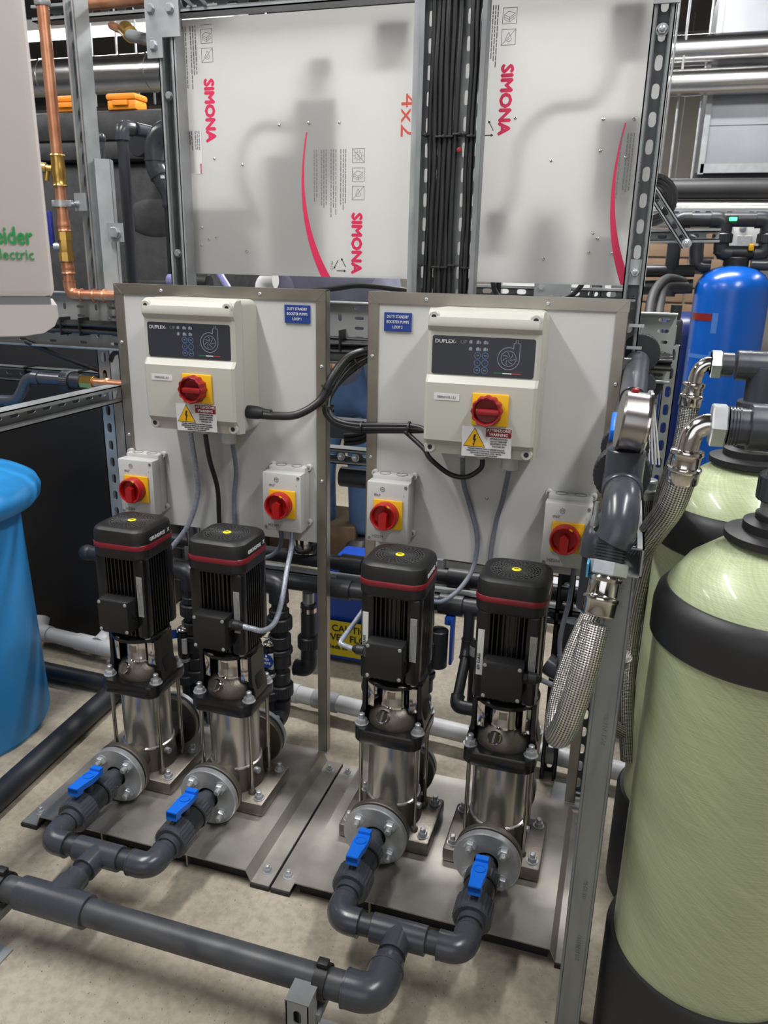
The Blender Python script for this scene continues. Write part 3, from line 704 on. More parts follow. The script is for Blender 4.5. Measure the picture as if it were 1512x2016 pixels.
MB().box((0, 0, 0.6722), (0.009, 0.004, 0.0006), 0.0002).build('emblem_print', mat('olive_print', S(120, 116, 20), 0.5), cap_)
MB().loft([rsq(0.0702, 0.030, 0.622), rsq(0.0712, 0.0305, 0.6235), rsq(0.0712, 0.0305, 0.6330), rsq(0.0702, 0.030, 0.6345)], cap=False).build('red_band', REDS, cap_)
RX = Matrix(((0, 0, 1), (1, 0, 0), (0, 1, 0)))      # text on a face looking towards +x
text('GRUNDFOS', 0.0115, (0.0703, -0.039, 0.644), WHITE, cap_, R=RX, align='LEFT', bold=0.0003, sx=1.0)
text('X', 0.012, (0.0703, 0.032, 0.645), WHITE, cap_, R=RX, align='LEFT', bold=0.0002)
tb = MB().bb(-0.042, 0.038, -0.094, -0.052, 0.428, 0.507, 0.004).build('terminal_box', BLACKC, t)
MB().bb(-0.041, 0.037, -0.0965, -0.0938, 0.429, 0.506, 0.001).build('terminal_cover', BLACKC, tb)
for x in (-0.036, 0.032):
    for z in (0.434, 0.501):
        MB().lathe([(0.0042, 0), (0.0038, 0.0015), (0.0016, 0.0022)], (x, -0.0965, z), (0, -1, 0), 12).build('cover_screw', ZINC, tb)
MB().lathe([(0.009, 0), (0.009, 0.001), (0.006, 0.001), (0.006, 0)], (0.0378, -0.073, 0.468), (1, 0, 0), 16, closed=True).build('blank_entry', BLACKP, tb)
MB().lathe([(0.007, 0.0), (0.007, 0.008), (0.004, 0.012)], (0.050, -0.046, 0.398), (0, 0, 1), 10).build('flange_bolt', ZINC, t)
MB().cyl((0.052, -0.018, 0.082), (0.072, -0.022, 0.082), 0.0075, 10, c=0.001).build('drain_plug', ZINC, t)
root.location = (PX[0], PY, PZ)
pumps = [root] + [dup(root, (PX[k], PY, PZ), plabels[k]) for k in (1, 2, 3)]
# cable glands and extra labels that differ from pump to pump
for k, (side, rad) in enumerate(((0, 0), (1, 1), (-1, 1), (1, 1))):
    if not side: continue
    o = Vector((PX[k] + (0.038 if side > 0 else -0.042), PY - 0.073, PZ + 0.476)); dd = Vector((side, 0, 0))
    if k == 1: o = Vector((PX[k] + 0.038, PY - 0.073, PZ + 0.485))
    m = MB().cyl(o, o + dd * 0.008, 0.0125, 6); m.cyl(o + dd * 0.008, o + dd * 0.026, 0.0115, 18, c=0.001); m.cyl(o + dd * 0.026, o + dd * 0.034, 0.0105, 12, 0.006)
    m.build('cable_gland', BLACKC, pumps[k])
for k in (2, 3):
    x = PX[k]; MB().bb(x - 0.0585, x - 0.046, PY - 0.0645, PY - 0.0634, PZ + 0.47 - 0.01 * (k == 3), PZ + 0.56).build('rating_label', LABELW, pumps[k], 0)
    text('EFF CLASS', 0.008, (x - 0.054, PY - 0.0652, PZ + 0.49), BLKPR, pumps[k], R=Matrix(((0, -1, 0), (0, 0, -1), (1, 0, 0))))

# ---------------- suction ball valves ----------------
def nut(mb, o, axis, r, h, n=30):
    o = Vector(o); ring = []
    prof = [(r - 0.002, 0), (r, 0.002), (r, h - 0.003), (r - 0.003, h)]
    R = T(o, fr(axis)); rings = []
    for (q, z) in prof: rings.append([R @ Vector(((q + (0.0012 if k % 2 else 0)) * math.cos(2 * PI * k / (2 * n)), (q + (0.0012 if k % 2 else 0)) * math.sin(2 * PI * k / (2 * n)), z)) for k in range(2 * n)])
    return mb.loft(rings)
HZ = 0.115
vl = ['ball valve with blue lever in front of the far left pump', 'ball valve with blue lever in front of the second pump from the left',
      'ball valve with blue lever in front of the third pump from the left', 'ball valve with blue lever in front of the far right pump']
v0 = thing('ball_valve', vl[0], 'valve', (0, 0, 0), 'suction ball valves with blue levers')
m = MB().cyl((0, 0.118, 0), (0, 0.030, 0), 0.0200, 24); m.cyl((0, 0.088, 0), (0, 0.062, 0), 0.0245, 26, c=0.001); m.build('inlet_stub', PVC, v0)
nut(MB(), (0, 0.060, 0), (0, -1, 0), 0.0335, 0.026).build('union_nut', PVC, v0)
MB().cyl((0, 0.036, 0), (0, 0.031, 0), 0.0325, 30).build('seal_ring', RUBBER, v0)
m = MB().cyl((0, 0.031, 0), (0, -0.012, 0), 0.0305, 30, c=0.002); m.cyl((0, 0.006, 0.02), (0, 0.006, 0.052), 0.012, 16); m.build('valve_body', PVCD, v0)
n2 = nut(MB(), (0, -0.012, 0), (0, -1, 0), 0.0365, 0.046).build('union_nut', PVC, v0)
m = MB().cyl((0, -0.050, 0), (0, -0.070, 0), 0.0260, 28, c=0.0015); m.cyl((0, -0.070, 0), (0, -0.104, 0), 0.0200, 24); m.build('outlet_stub', PVC, v0)
# blue lever
lv = MB(); A = Matrix.Rotation(-0.10, 3, 'X'); M = T((0, 0.006, 0.051), A)
top = [(-0.0125, 0.036), (0.0125, 0.036), (0.013, 0.022), (0.0145, 0.010), (0.0150, -0.010), (0.0125, -0.030), (0.0120, -0.053), (-0.0120, -0.053), (-0.0125, -0.030), (-0.0150, -0.010), (-0.0145, 0.010), (-0.013, 0.022)]
lv.prism(top[::-1], 0.0, 0.013, M)
lv.prism([(-0.0125, 0.022), (-0.0125, 0.036), (0.0125, 0.036), (0.0125, 0.022)], 0.011, 0.019, M)
lv.prism([(-0.012, -0.053), (-0.0125, -0.034), (0.0125, -0.034), (0.012, -0.053)], -0.006, 0.010, M)
hb = lv.build('lever', BLUE, v0, 30)
mm = MB(); mm.lathe([(0.0115, 0), (0.0115, 0.0022), (0.0098, 0.0022), (0.0098, 0.0008), (0.0, 0.0008)], M @ Vector((0, 0, 0.013)), A @ Vector((0, 0, 1)), 28); mm.build('lever_boss', BLUE, hb)
v0.location = (PX[0], 0, HZ)
rots = (0.0, 0.0, 0.0, 0.0)
valves = [v0] + [dup(v0, (PX[k], 0, HZ), vl[k]) for k in (1, 2, 3)]

# ---------------- suction pipework in front ----------------
EY, HY = -0.128, -0.264
def manifold(name, label, cat, xa, xb, xt, group=None):
    t = thing(name, label, cat, (xt, HY, 0), group); r, rs, L = 0.0200, 0.0258, 0.045
    for x, d in ((xa, 1), (xb, -1)):
        MB().elbow((x, EY, HZ), (0, 1, 0), (d, 0, 0), rs, L if True else 0).build('elbow', PVC, t)
    for a, b in ((xa + L, xt - 0.050), (xt + 0.050, xb - L)):
        MB().cyl((a - 0.01, EY, HZ), (b + 0.01, EY, HZ), r, 26).build('pipe', PVCP, t)
    m = MB().cyl((xt - 0.052, EY, HZ), (xt + 0.052, EY, HZ), rs, 28, c=0.001); m.cyl((xt, EY, HZ), (xt, EY - 0.050, HZ), rs, 28)
    m.build('tee', PVC, t)
    return t
t1 = manifold('suction_pipework', 'grey plastic pipework joining the two left pump valves to the long header on the floor', 'pipework', PX[0], PX[1], -0.322)
t2 = manifold('suction_pipework', 'grey plastic pipework joining the two right pump valves, ending in a big elbow', 'pipework', PX[2], PX[3], 0.322)
MB().cyl((-0.322, EY - 0.045, HZ), (-0.322, HY + 0.03, HZ), 0.0200, 26).build('pipe', PVCP, t1)
m = MB().cyl((-0.398, HY, HZ), (-0.246, HY, HZ), 0.0312, 32, c=0.001)
m.lathe([(0.0312, 0.0), (0.0300, 0.045), (0.0258, 0.052), (0.0258, 0.068)], (-0.322, HY, HZ), (0, 1, 0), 30); m.build('tee', PVC, t1)
MB().cyl((-1.6, HY, HZ), (0.278, HY, HZ), 0.0250, 32).build('header_pipe', DUSTY, t1)
MB().cyl((0.322, EY - 0.045, HZ), (0.322, HY + 0.03, HZ), 0.0215, 26).build('pipe', PVCP, t2)
m = MB().elbow((0.322, HY, HZ), (-1, 0, 0), (0, 1, 0), 0.0312, 0.055, n=28); m.lathe([(0.0312, 0), (0.0268, 0.010), (0.0268, 0.022)], (0.322, HY + 0.054, HZ), (0, 1, 0), 28); m.build('elbow', PVC, t2)
# pipe clips on strut stubs
for k, (x, lb) in enumerate(((0.205, 'short slotted steel stub with a black pipe clip, in front of the long header pipe'), (-0.462, 'black pipe clip and steel foot bracket at the left end of the header pipe'))):
    t = thing('pipe_support', lb, 'pipe support', (x, HY - 0.03, 0), 'steel pipe supports on the floor')
    c = MB().lathe([(0.0265, -0.011), (0.0300, -0.011), (0.0300, 0.011), (0.0265, 0.011)], (x + 0.020, HY, HZ), (1, 0, 0), 32, closed=True)
    c.box((x + 0.020, HY + 0.004, HZ + 0.034), (0.020, 0.016, 0.012), 0.002); c.box((x + 0.020, HY + 0.002, HZ - 0.034), (0.016, 0.014, 0.018), 0.002)
    c.build('pipe_clip', BLACKC, t)
    if k == 0:
        s = MB(); s.strut((x, HY - 0.043, 0.004), (x, HY - 0.043, 0.128), (0, 1, 0), pitch=0.062)
        s.build('strut_stub', GALV, t, 20)
        MB().bb(x - 0.0212, x + 0.0212, HY - 0.0645, HY - 0.021, 0.128, 0.130).build('top_plate', GALVD, t, 0)
        MB().bb(x - 0.03, x + 0.05, HY - 0.08, HY + 0.02, 0.0, 0.004).build('foot_plate', GALV, t, 0)
        MB().bb(x + 0.012, x + 0.028, HY - 0.034, HY + 0.01, 0.062, 0.078, 0.001).build('bracket_arm', GALVD, t)
    else:
        MB().bb(x - 0.02, x + 0.055, HY - 0.09, HY - 0.03, 0.0, 0.004, 0.001).build('foot_plate', GALV, t, 0)
        MB().bb(x + 0.0, x + 0.004, HY - 0.085, HY - 0.035, 0.004, 0.100).build('upright_plate', GALV, t, 0)
        MB().hexa((x + 0.035, HY - 0.06, 0.004), (0, 0, 1), 0.009, 0.008, 0.005).build('bolt', ZINC, t)
        MB().bb(x + 0.0, x + 0.03, HY - 0.05, HY + 0.01, 0.060, 0.078, 0.001).build('bracket_arm', GALVD, t)

# ---------------- strut frame with milky sheets behind the boards ----------------
SY = 0.535                                   # middle of the strut section
UPR = [(-0.4515, 'tall slotted steel upright at the left edge of the large printed sheet', 1.84), (0.603, 'tall slotted steel upright at the right edge of the printed sheets', 1.84)]
for k, (x, lb, zt) in enumerate(UPR):
    t = thing('strut_upright', lb, 'steel post', (x, SY, 0), 'tall steel strut uprights')
    s = MB(); s.strut((x, SY, 0.006), (x, SY, zt), (0, -1, 0)); s.build('strut_channel', GALVD if k else GALV, t, 20)
    MB().bb(x - 0.06, x + 0.06, SY - 0.05, SY + 0.05, 0, 0.006).build('foot_plate', GALV, t, 0)
    if k == 0:
        MB().bb(x + 0.0205, x + 0.024, SY - 0.0205, SY + 0.02, 0.3, 1.78).build('edge_angle', GALV, t, 0)
        MB().bb(x - 0.045, x + 0.040, SY - 0.026, SY - 0.021, 1.755, 1.835).build('corner_plate', GALV, t, 0)
        MB().bb(x - 0.045, x - 0.005, SY - 0.0262, SY - 0.0212, 1.715, 1.757).build('corner_plate', GALV, t, 0)
        for bx, bz in ((-0.03, 1.812), (0.018, 1.81), (-0.028, 1.74)): MB().hexa((x + bx, SY - 0.026, bz), (0, -1, 0), 0.0095, 0.007).build('bolt', ZINC, t)
        for bz in (1.30, 1.64): MB().hexa((x - 0.002, SY - 0.015, bz), (0, -1, 0), 0.008, 0.006).build('bolt', GALVD, t)
        MB().bb(x - 0.025, x + 0.022, SY - 0.028, SY - 0.022, 0.47, 0.55).build('fixing_plate', GALV, t, 0)
        MB().hexa((x, SY - 0.028, 0.525), (0, -1, 0), 0.009, 0.007, 0.005).build('bolt', ZINC, t)
    else:
        MB().bb(x - 0.021, x + 0.026, SY - 0.0262, SY - 0.0212, 1.755, 1.84).build('corner_plate', GALV, t, 0)
        for bz in (1.79, 1.28, 1.715): MB().hexa((x, SY - (0.026 if bz == 1.79 else 0.012), bz), (0, -1, 0), 0.0095, 0.007, 0.005).build('bolt', ZINC, t)
        MB().bb(x - 0.016, x + 0.016, SY - 0.014, SY - 0.008, 1.255, 1.305).build('channel_nut', GALV, t, 0)
        for bz in (1.175, 1.13, 1.05): MB().bb(x + 0.000, x + 0.03, SY - 0.03, SY - 0.024, bz - 0.003, bz + 0.003).build('cross_pin', ZINC, t)
t = thing('strut_rail', 'slotted steel rail running along the top above the printed sheets', 'steel rail', (0.07, SY, 1.82))
s = MB(); s.strut((-0.43, SY, 1.8215), (0.582, SY, 1.8215), (0, -1, 0)); s.build('strut_channel', GALVD, t, 20)
for x in (-0.385, -0.35): MB().cyl((x, SY - 0.015, 1.815), (x - 0.004, SY - 0.035, 1.823), 0.004, 8).build('bolt', ZINC, t)

SIMR = Matrix(((0, 1, 0), (0, 0, -1), (-1, 0, 0)))      # text that reads downwards
SHY = 0.5625
def icon(t, x, z, k, y):
    m = MB(); s_ = 0.0145
    for a, b, c, d in ((-s_, s_, -s_, -s_ + .001), (-s_, s_, s_ - .001, s_), (-s_, -s_ + .001, -s_, s_), (s_ - .001, s_, -s_, s_)): m.prism([(x + a, z + c), (x + b, z + c), (x + b, z + d), (x + a, z + d)], 0, 0.0003, T((0, y, 0), FRONT))
    def line(x0, z0, x1, z1, w_=0.0009):
        l = math.hypot(x1 - x0, z1 - z0); nx, nz = -(z1 - z0) / l * w_ / 2, (x1 - x0) / l * w_ / 2
        m.prism([(x + x0 - nx, z + z0 - nz), (x + x1 - nx, z + z1 - nz), (x + x1 + nx, z + z1 + nz), (x + x0 + nx, z + z0 + nz)], 0, 0.0003, T((0, y, 0), FRONT))
    if k == 0:      # sun with UV
        o, i = arc(x, z, 0.0075, 0, 2 * PI, 0.0009, 20); flat(m, o, i, (0, y, 0), 0.0003)
        for q in range(10):
            a = q * PI / 5; line(0.009 * math.cos(a), 0.009 * math.sin(a), 0.012 * math.cos(a), 0.012 * math.sin(a))
        line(-s_, s_, s_, -s_)
    elif k == 1:    # stacked sheets
        for q in (0, 0.004, 0.008):
            line(-0.011, -0.006 + q, 0.0, -0.011 + q); line(0.0, -0.011 + q, 0.011, -0.004 + q)
        line(-0.011, 0.002, -0.002, 0.008); line(-0.002, 0.008, 0.011, 0.004); line(-0.011, -0.006, -0.011, 0.002); line(0.0, -0.011, 0.0, -0.003)
    else:           # drop struck through
        o, i = arc(x, z - 0.002, 0.006, -PI * 0.05, -PI * 0.95, 0.0009, 14); flat(m, o, i, (0, y, 0), 0.0003)
        line(0.006, -0.003, 0.0, 0.009); line(-0.006, -0.003, 0.0, 0.009); line(-s_, -s_, s_, s_); line(-0.002, -0.006, 0.002, -0.002)
    m.build('pictogram', GREYPR, t, 0)
    if k == 0: text('UV', 0.006, (x, y - 0.0004, z), GREYPR, t, R=SIMR)
def lines(t, x0, z0, n, dx, L, y, seed):
    rn = random.Random(seed); m = MB()
    for k in range(n):
        x = x0 - k * dx; z = z0; end = z0 - L * rn.uniform(0.72, 1.0)
        if k % 4 == 3: continue
        while z > end:
            w_ = rn.uniform(0.004, 0.012); m.bb(x - 0.0011, x + 0.0011, y - 0.0003, y, z - w_, z); z -= w_ + 0.0016
    tag(m.build('fine_print', GREYPR, t, 0), kind='stuff')
def swoosh(t, pts, y):
    m = MB(); P = []
    for (x, z, w_) in pts: P.append((x, z, w_))
    for a, b in zip(P, P[1:]): m.prism([(a[0] - a[2], a[1]), (b[0] - b[2], b[1]), (b[0] + b[2], b[1]), (a[0] + a[2], a[1])], 0, 0.0003, T((0, y, 0), FRONT))
    m.build('red_curve', SIMRED, t, 0)
def sw_pts(x0, z0, x1, z1, xm, zm, w0, w1, n=22):
    o = []
    for k in range(n + 1):
        q = k / n; cx_ = 2 * xm - (x0 + x1) / 2; cz_ = 2 * zm - (z0 + z1) / 2
        x = (1 - q) ** 2 * x0 + 2 * q * (1 - q) * cx_ + q * q * x1; z = (1 - q) ** 2 * z0 + 2 * q * (1 - q) * cz_ + q * q * z1
        o.append((x, z, w0 + (w1 - w0) * q ** 1.6))
    return o
def recycle(t, x, z, y, s_=0.014):
    m = MB()
    for k in range(3):
        a = PI / 2 + k * 2 * PI / 3; b = a + 2 * PI / 3
        p = [(x + s_ * math.cos(a + .35), z + s_ * math.sin(a + .35)), (x + s_ * math.cos(b - .35), z + s_ * math.sin(b - .35))]
        l = math.hypot(p[1][0] - p[0][0], p[1][1] - p[0][1]); nx, nz = -(p[1][1] - p[0][1]) / l * .0008, (p[1][0] - p[0][0]) / l * .0008
        m.prism([(p[0][0] - nx, p[0][1] - nz), (p[1][0] - nx, p[1][1] - nz), (p[1][0] + nx, p[1][1] + nz), (p[0][0] + nx, p[0][1] + nz)], 0, 0.0003, T((0, y, 0), FRONT))
        m.prism([(p[1][0] - nx * 4, p[1][1] - nz * 4), (p[1][0] + nx * 4, p[1][1] + nz * 4), (p[1][0] + (p[1][0] - p[0][0]) * .3, p[1][1] + (p[1][1] - p[0][1]) * .3)], 0, 0.0003, T((0, y, 0), FRONT))
    m.build('recycling_mark', BLKPR, t, 0)
# large sheet
y = SHY - 0.0032
tL = thing('printed_sheet', 'large milky plastic sheet printed in red, filling the frame at the top left', 'plastic sheet', (-0.165, SHY, 1.254), 'milky printed plastic sheets')
MB().bb(-0.462, 0.198, SHY - 0.003, SHY + 0.003, 1.254, 1.80).build('sheet', PPSHEET, tL, 0)
text('SIMONA', 0.0335, (-0.374, y, 1.614), SIMRED, tL, R=SIMR, bold=0.0018, sx=1.04)
text('SIMONA', 0.0335, (-0.0135, y, 1.329), SIMRED, tL, R=SIMR, bold=0.0018, sx=1.04)
for k, z in ((1, 1.765), (2, 1.727)): icon(tL, -0.374, z, k, y)
MB().bb(-0.388, -0.360, y - 0.0003, y, 1.787, 1.788).build('pictogram', GREYPR, tL, 0)
for k, z in ((0, 1.513), (1, 1.474), (2, 1.436)): icon(tL, -0.010, z, k, y)
lines(tL, -0.040, 1.527, 14, 0.0058, 0.135, y, 3); lines(tL, -0.402, 1.787, 9, 0.0062, 0.125, y, 4)
swoosh(tL, sw_pts(-0.133, 1.563, -0.088, 1.254, -0.139, 1.40, 0.0015, 0.0115), y)
swoosh(tL, [(-0.458, 1.572, 0.001), (-0.453, 1.55, 0.003), (-0.458, 1.53, 0.001)], y)
swoosh(tL, [(-0.444, 1.283, 0.0015), (-0.446, 1.262, 0.0018)], y)
recycle(tL, -0.052, 1.279, y)
text('PE-LD', 0.008, (-0.073, y, 1.279), GREYPR, tL, R=SIMR)
text('4x2', 0.046, (0.100, y, 1.590), REDPEN, tL, R=SIMR, sx=1.25, name='handwriting')
lb = MB().bb(-0.444, -0.398, SHY - 0.0045, SHY - 0.003, 1.480, 1.573).build('paper_label', LABELW, tL, 0)
lines(lb, -0.403, 1.572, 7, 0.0048, 0.04, SHY - 0.0047, 9)
text('SIMONA', 0.006, (-0.402, SHY - 0.0049, 1.491), SIMRED, lb, R=SIMR)
for x, z in ((-0.294, 1.498), (-0.290, 1.308), (-0.128, 1.582), (-0.055, 1.580), (-0.199, 1.579), (-0.366, 1.512), (-0.44, 1.512), (-0.39, 1.335), (-0.407, 1.36), (-0.37, 1.338), (-0.41, 1.32), (-0.44, 1.50)):
    s = MB().lathe([(0.0034, 0), (0.003, 0.0016), (0.001, 0.0026)], (x, SHY - 0.003, z), (0, -1, 0), 8).build('screw_tip', CHROME, tL)
# right sheet
tR = thing('printed_sheet', 'narrower milky plastic sheet printed in red, between the cable tray and the right upright', 'plastic sheet', (0.43, SHY, 1.252), 'milky printed plastic sheets')
MB().bb(0.203, 0.625, SHY - 0.003, SHY + 0.003, 1.252, 1.81).build('sheet', PPSHEET, tR, 0)
text('SIMONA', 0.0335, (0.3085, y, 1.613), SIMRED, tR, R=SIMR, bold=0.0018, sx=1.04)
for k, z in ((1, 1.765), (2, 1.727)): icon(tR, 0.308, z, k, y)
lines(tR, 0.284, 1.785, 6, 0.005, 0.12, y, 5); lines(tR, 0.595, 1.545, 9, 0.0058, 0.14, y, 6)
swoosh(tR, sw_pts(0.553, 1.564, 0.588, 1.254, 0.545, 1.40, 0.0015, 0.0115), y); recycle(tR, 0.274, 1.558, y)
for x, z in ((0.412, 1.496), (0.412, 1.303), (0.509, 1.571), (0.568, 1.570), (0.509, 1.513), (0.332, 1.578), (0.52, 1.345), (0.505, 1.318), (0.551, 1.316), (0.56, 1.50), (0.51, 1.355)):
    MB().lathe([(0.0034, 0), (0.003, 0.0016), (0.001, 0.0026)], (x, SHY - 0.003, z), (0, -1, 0), 8).build('screw_tip', CHROME, tR)
# equipment fixed to the backs of the sheets (seen as soft silhouettes through them)
DIM = mat('equipment_grey', S(92, 94, 96), 0.6)
def backbox(lb, x0, x1, z0, z1, d=0.03, gap=0.004):
    t = thing('back_enclosure', lb, 'enclosure', ((x0 + x1) / 2, SHY + gap, z0), 'equipment boxes fixed behind the milky sheets')
    MB().bb(x0, x1, SHY + gap, SHY + gap + d, z0, z1, 0.004).build('case', DIM, t)
    MB().bb(x0 + 0.006, x1 - 0.006, SHY + gap + d, SHY + gap + d + 0.006, z0 + 0.006, z1 - 0.006, 0.002).build('cover', LGREY, t)
backbox('dark square shape behind the top right of the large milky sheet', 0.028, 0.100, 1.735, 1.778, 0.05, 0.012)
backbox('smaller grey square shape behind the upper middle of the large milky sheet', -0.122, -0.070, 1.688, 1.722, 0.04, 0.016)
backbox('tall grey shape behind the middle of the large milky sheet', -0.158, -0.060, 1.49, 1.640, 0.05, 0.012)
backbox('broad grey shape behind the lower middle of the large milky sheet', -0.225, -0.085, 1.30, 1.55, 0.04, 0.030)
backbox('grey shape behind the bottom left of the large milky sheet', -0.425, -0.265, 1.262, 1.44, 0.03, 0.032)
backbox('dark square shape behind the top right of the narrower milky sheet', 0.505, 0.570, 1.73, 1.782, 0.05, 0.012)
backbox('grey upright shape behind the right side of the narrower milky sheet', 0.500, 0.580, 1.43, 1.582, 0.05, 0.010)
backbox('small grey square shape low behind the narrower milky sheet', 0.284, 0.330, 1.375, 1.412, 0.04, 0.014)
backbox('low grey shape behind the bottom right of the narrower milky sheet', 0.497, 0.560, 1.262, 1.365, 0.03, 0.012)
for lb, xc, zb, zt, hw in (('grey bottle-shaped equipment behind the middle of the narrower milky sheet', 0.410, 1.262, 1.49, 0.052), ('grey pointed equipment behind the left of the large milky sheet', -0.300, 1.262, 1.50, 0.055)):
    t = thing('back_pump_head', lb, 'equipment', (xc, SHY + 0.05, zb), 'equipment fixed behind the milky sheets')
    MB().lathe([(hw * 0.9, zb), (hw, zb + 0.02), (hw, zb + 0.11), (hw * 0.75, zb + 0.16), (hw * 0.25, zt - 0.02), (0.006, zt)], (xc, SHY + 0.07, 0), (0, 0, 1), 24).build('body', DIM, t)
    MB().cyl((xc, SHY + 0.07, zb - 0.01), (xc, SHY + 0.07, zb + 0.004), hw * 0.7, 20).build('foot_ring', DIM, t)
tag(MB().tube([(0.300, SHY + 0.03, 1.40), (0.335, SHY + 0.03, 1.46), (0.345, SHY + 0.03, 1.56), (0.40, SHY + 0.03, 1.62), (0.49, SHY + 0.03, 1.635), (0.53, SHY + 0.03, 1.74)], 0.007).build('back_hose', DIM), 'grey cable curving behind the narrower milky sheet', 'cable')
tag(MB().tube([(-0.25, SHY + 0.03, 1.40), (-0.29, SHY + 0.03, 1.52), (-0.25, SHY + 0.03, 1.6), (-0.15, SHY + 0.03, 1.6)], 0.007).build('back_hose', DIM), 'grey cable curving behind the left of the large milky sheet', 'cable')

# ---------------- vertical cable tray ----------------
TY = 0.548
t = thing('vertical_cable_tray', 'vertical perforated cable tray full of black cables between the two milky sheets', 'cable tray', (0.2, TY, 1.0))
s = MB(); s.perf((0.135, TY, 1.0), (0, 0, 1), (1, 0, 0), 0.84, 0.135, 17, 5, lambda i, j: (0.028, 0.0075) if j != 2 else None, 0.0012)
s.build('perforated_web', GALV, t, 20)
for x, q in ((0.1345, 1), (0.2715, -1)):
    m = MB(); m.bb(x - 0.001, x + 0.001, TY - 0.035, TY, 1.0, 1.84); m.bb(x, x + q * 0.010, TY - 0.0362, TY - 0.035, 1.0, 1.84); m.build('side_flange', GALVD, t, 0)
MB().bb(0.121, 0.1335, TY - 0.030, TY + 0.01, 1.0, 1.84).build('side_angle', GALV, t, 0)
rn = random.Random(5); cxs = [0.1595, 0.170, 0.181, 0.192, 0.203, 0.215, 0.2405, 0.251, 0.2625]
for k, x in enumerate(cxs):
    r_ = (0.0046, 0.0052, 0.0050, 0.0056, 0.0056, 0.0058, 0.0048, 0.0048, 0.0046)[k]
    pts = [(x + rn.uniform(-.002, .002), TY - 0.012 - r_ - rn.uniform(0, 0.006), 1.86 - q * 0.095) for q in range(11)]
    tag(MB().tube(pts, r_, 10, 4).build('power_cable', CABLE), 'black cable running down the vertical tray, strand %s from the left' % ('one', 'two', 'three', 'four', 'five', 'six', 'seven', 'eight', 'nine')[k], 'cable', 'black cables in the vertical tray')
for z in (1.545, 1.285):
    for k, (a, b) in enumerate(((0.146, 0.160), (0.174, 0.211), (0.211, 0.240), (0.240, 0.262))):
        zz = z - 0.004 * (k % 2)
        MB().bb(a, b, TY - 0.032, TY - 0.008, zz - 0.002, zz + 0.002, 0.001).build('cable_tie', BLACKC, t)
        MB().box(((a + b) / 2, TY - 0.034, zz), (0.006, 0.005, 0.006), 0.001).build('cable_tie', BLACKC, t)
MB().lathe([(0.005, 0), (0.005, 0.004), (0.001, 0.005)], (0.226, TY - 0.028, 1.515), (0, -1, 0), 12).build('red_tag', RED, t)

# ---------------- horizontal cable tray behind the boards ----------------
HYT = 0.62
TRAYM = mat('pale_tray_steel', S(160, 163, 162), 0.5, 0.15, 0.12, 10)
t = thing('horizontal_cable_tray', 'wide perforated cable tray running level behind the control boards', 'cable tray', (-0.3, HYT, 1.05))
s = MB(); s.perf((-1.45, HYT, 1.052), (1, 0, 0), (0, 0, 1), 2.15, 0.142, 43, 6, lambda i, j: ((0.024, 0.0075) if i % 2 == 0 else ((0.010, 0.018) if j in (1, 4) else None)), 0.0012)
s.build('perforated_web', TRAYM, t, 20)
for z, q in ((1.051, -1), (1.195, 1)):
    m = MB(); m.bb(-1.45, 0.70, HYT - 0.018, HYT, z - 0.001, z + 0.001); m.cyl((-1.45, HYT - 0.018, z), (0.70, HYT - 0.018, z), 0.0035, 8); m.build('side_flange', GALV, t)
rn = random.Random(8)
for k in range(6):
    zc = 1.122 - k * 0.0055; yo = HYT - 0.014 - 0.010 * (k % 3)
    pts = [(-1.4 + q * 0.21, yo - rn.uniform(0, 0.004), zc + rn.uniform(-.003, .003) - (0.012 if q > 5 else 0)) for q in range(11)]
    tag(MB().tube(pts, 0.0048 + 0.001 * (k % 2), 8, 3).build('power_cable', CABLE), 'black cable lying along the level tray behind the boards, %s from the top' % ('first', 'second', 'third', 'fourth', 'fifth', 'lowest')[k], 'cable', 'black cables along the level tray')
for x in (-0.86, -0.80, -0.06): MB().bb(x - 0.002, x + 0.002, HYT - 0.045, HYT - 0.002, 1.085, 1.132, 0.001).build('cable_tie', BLACKC, t)

# big cable loop between the boards
tag(MB().tube([(-0.172, 0.375, 0.953), (-0.150, 0.39, 0.950), (-0.10, 0.41, 0.953), (-0.055, 0.44, 0.985), (-0.035, 0.46, 1.035), (-0.01, 0.50, 1.078), (0.03, 0.56, 1.092), (0.08, 0.59, 1.095)],
    lambda q: 0.0095).build('conduit_loop', CABLE), 'thick black cable curving from the left control box up to the tray', 'cable')
t = thing('cable_sleeve', 'black tapered rubber sleeve on the side of the left control box', 'sleeve', (-0.17, 0.39, 0.94))
MB().lathe([(0.015, 0), (0.0155, 0.004), (0.0150, 0.026), (0.0115, 0.040), (0.0105, 0.058), (0.0085, 0.059)], (-0.214, 0.388, 0.955), (1, 0.03, -0.03), 20).build('boot', RUBBER, t)
for k, (dz, rr0) in enumerate(((0.0, 0.007), (0.012, 0.006), (-0.011, 0.005))):
    tag(MB().tube([(0.03, 0.57, 1.08 + dz * .4), (-0.01, 0.51, 1.05 + dz), (-0.038, 0.47, 1.0), (-0.045 + dz * .5, 0.45, 0.965 + dz * .3), (-0.02, 0.44, 0.938 + dz * .5), (0.03, 0.43, 0.929 + dz * .6), (0.10, 0.42, 0.935 + dz * .6), (0.175, 0.41, 0.942 + dz * .5), (0.21, 0.40, 0.942)], rr0, 10, 5).build('board_cable', CABLE),
        ('black cable hanging between the boards into the right control box, thickest of its bundle', 'black cable of the hanging bundle, uppermost at the right control box', 'black cable of the hanging bundle, lowest at the right control box')[k], 'cable', 'black cables feeding the right control box')
m = MB()
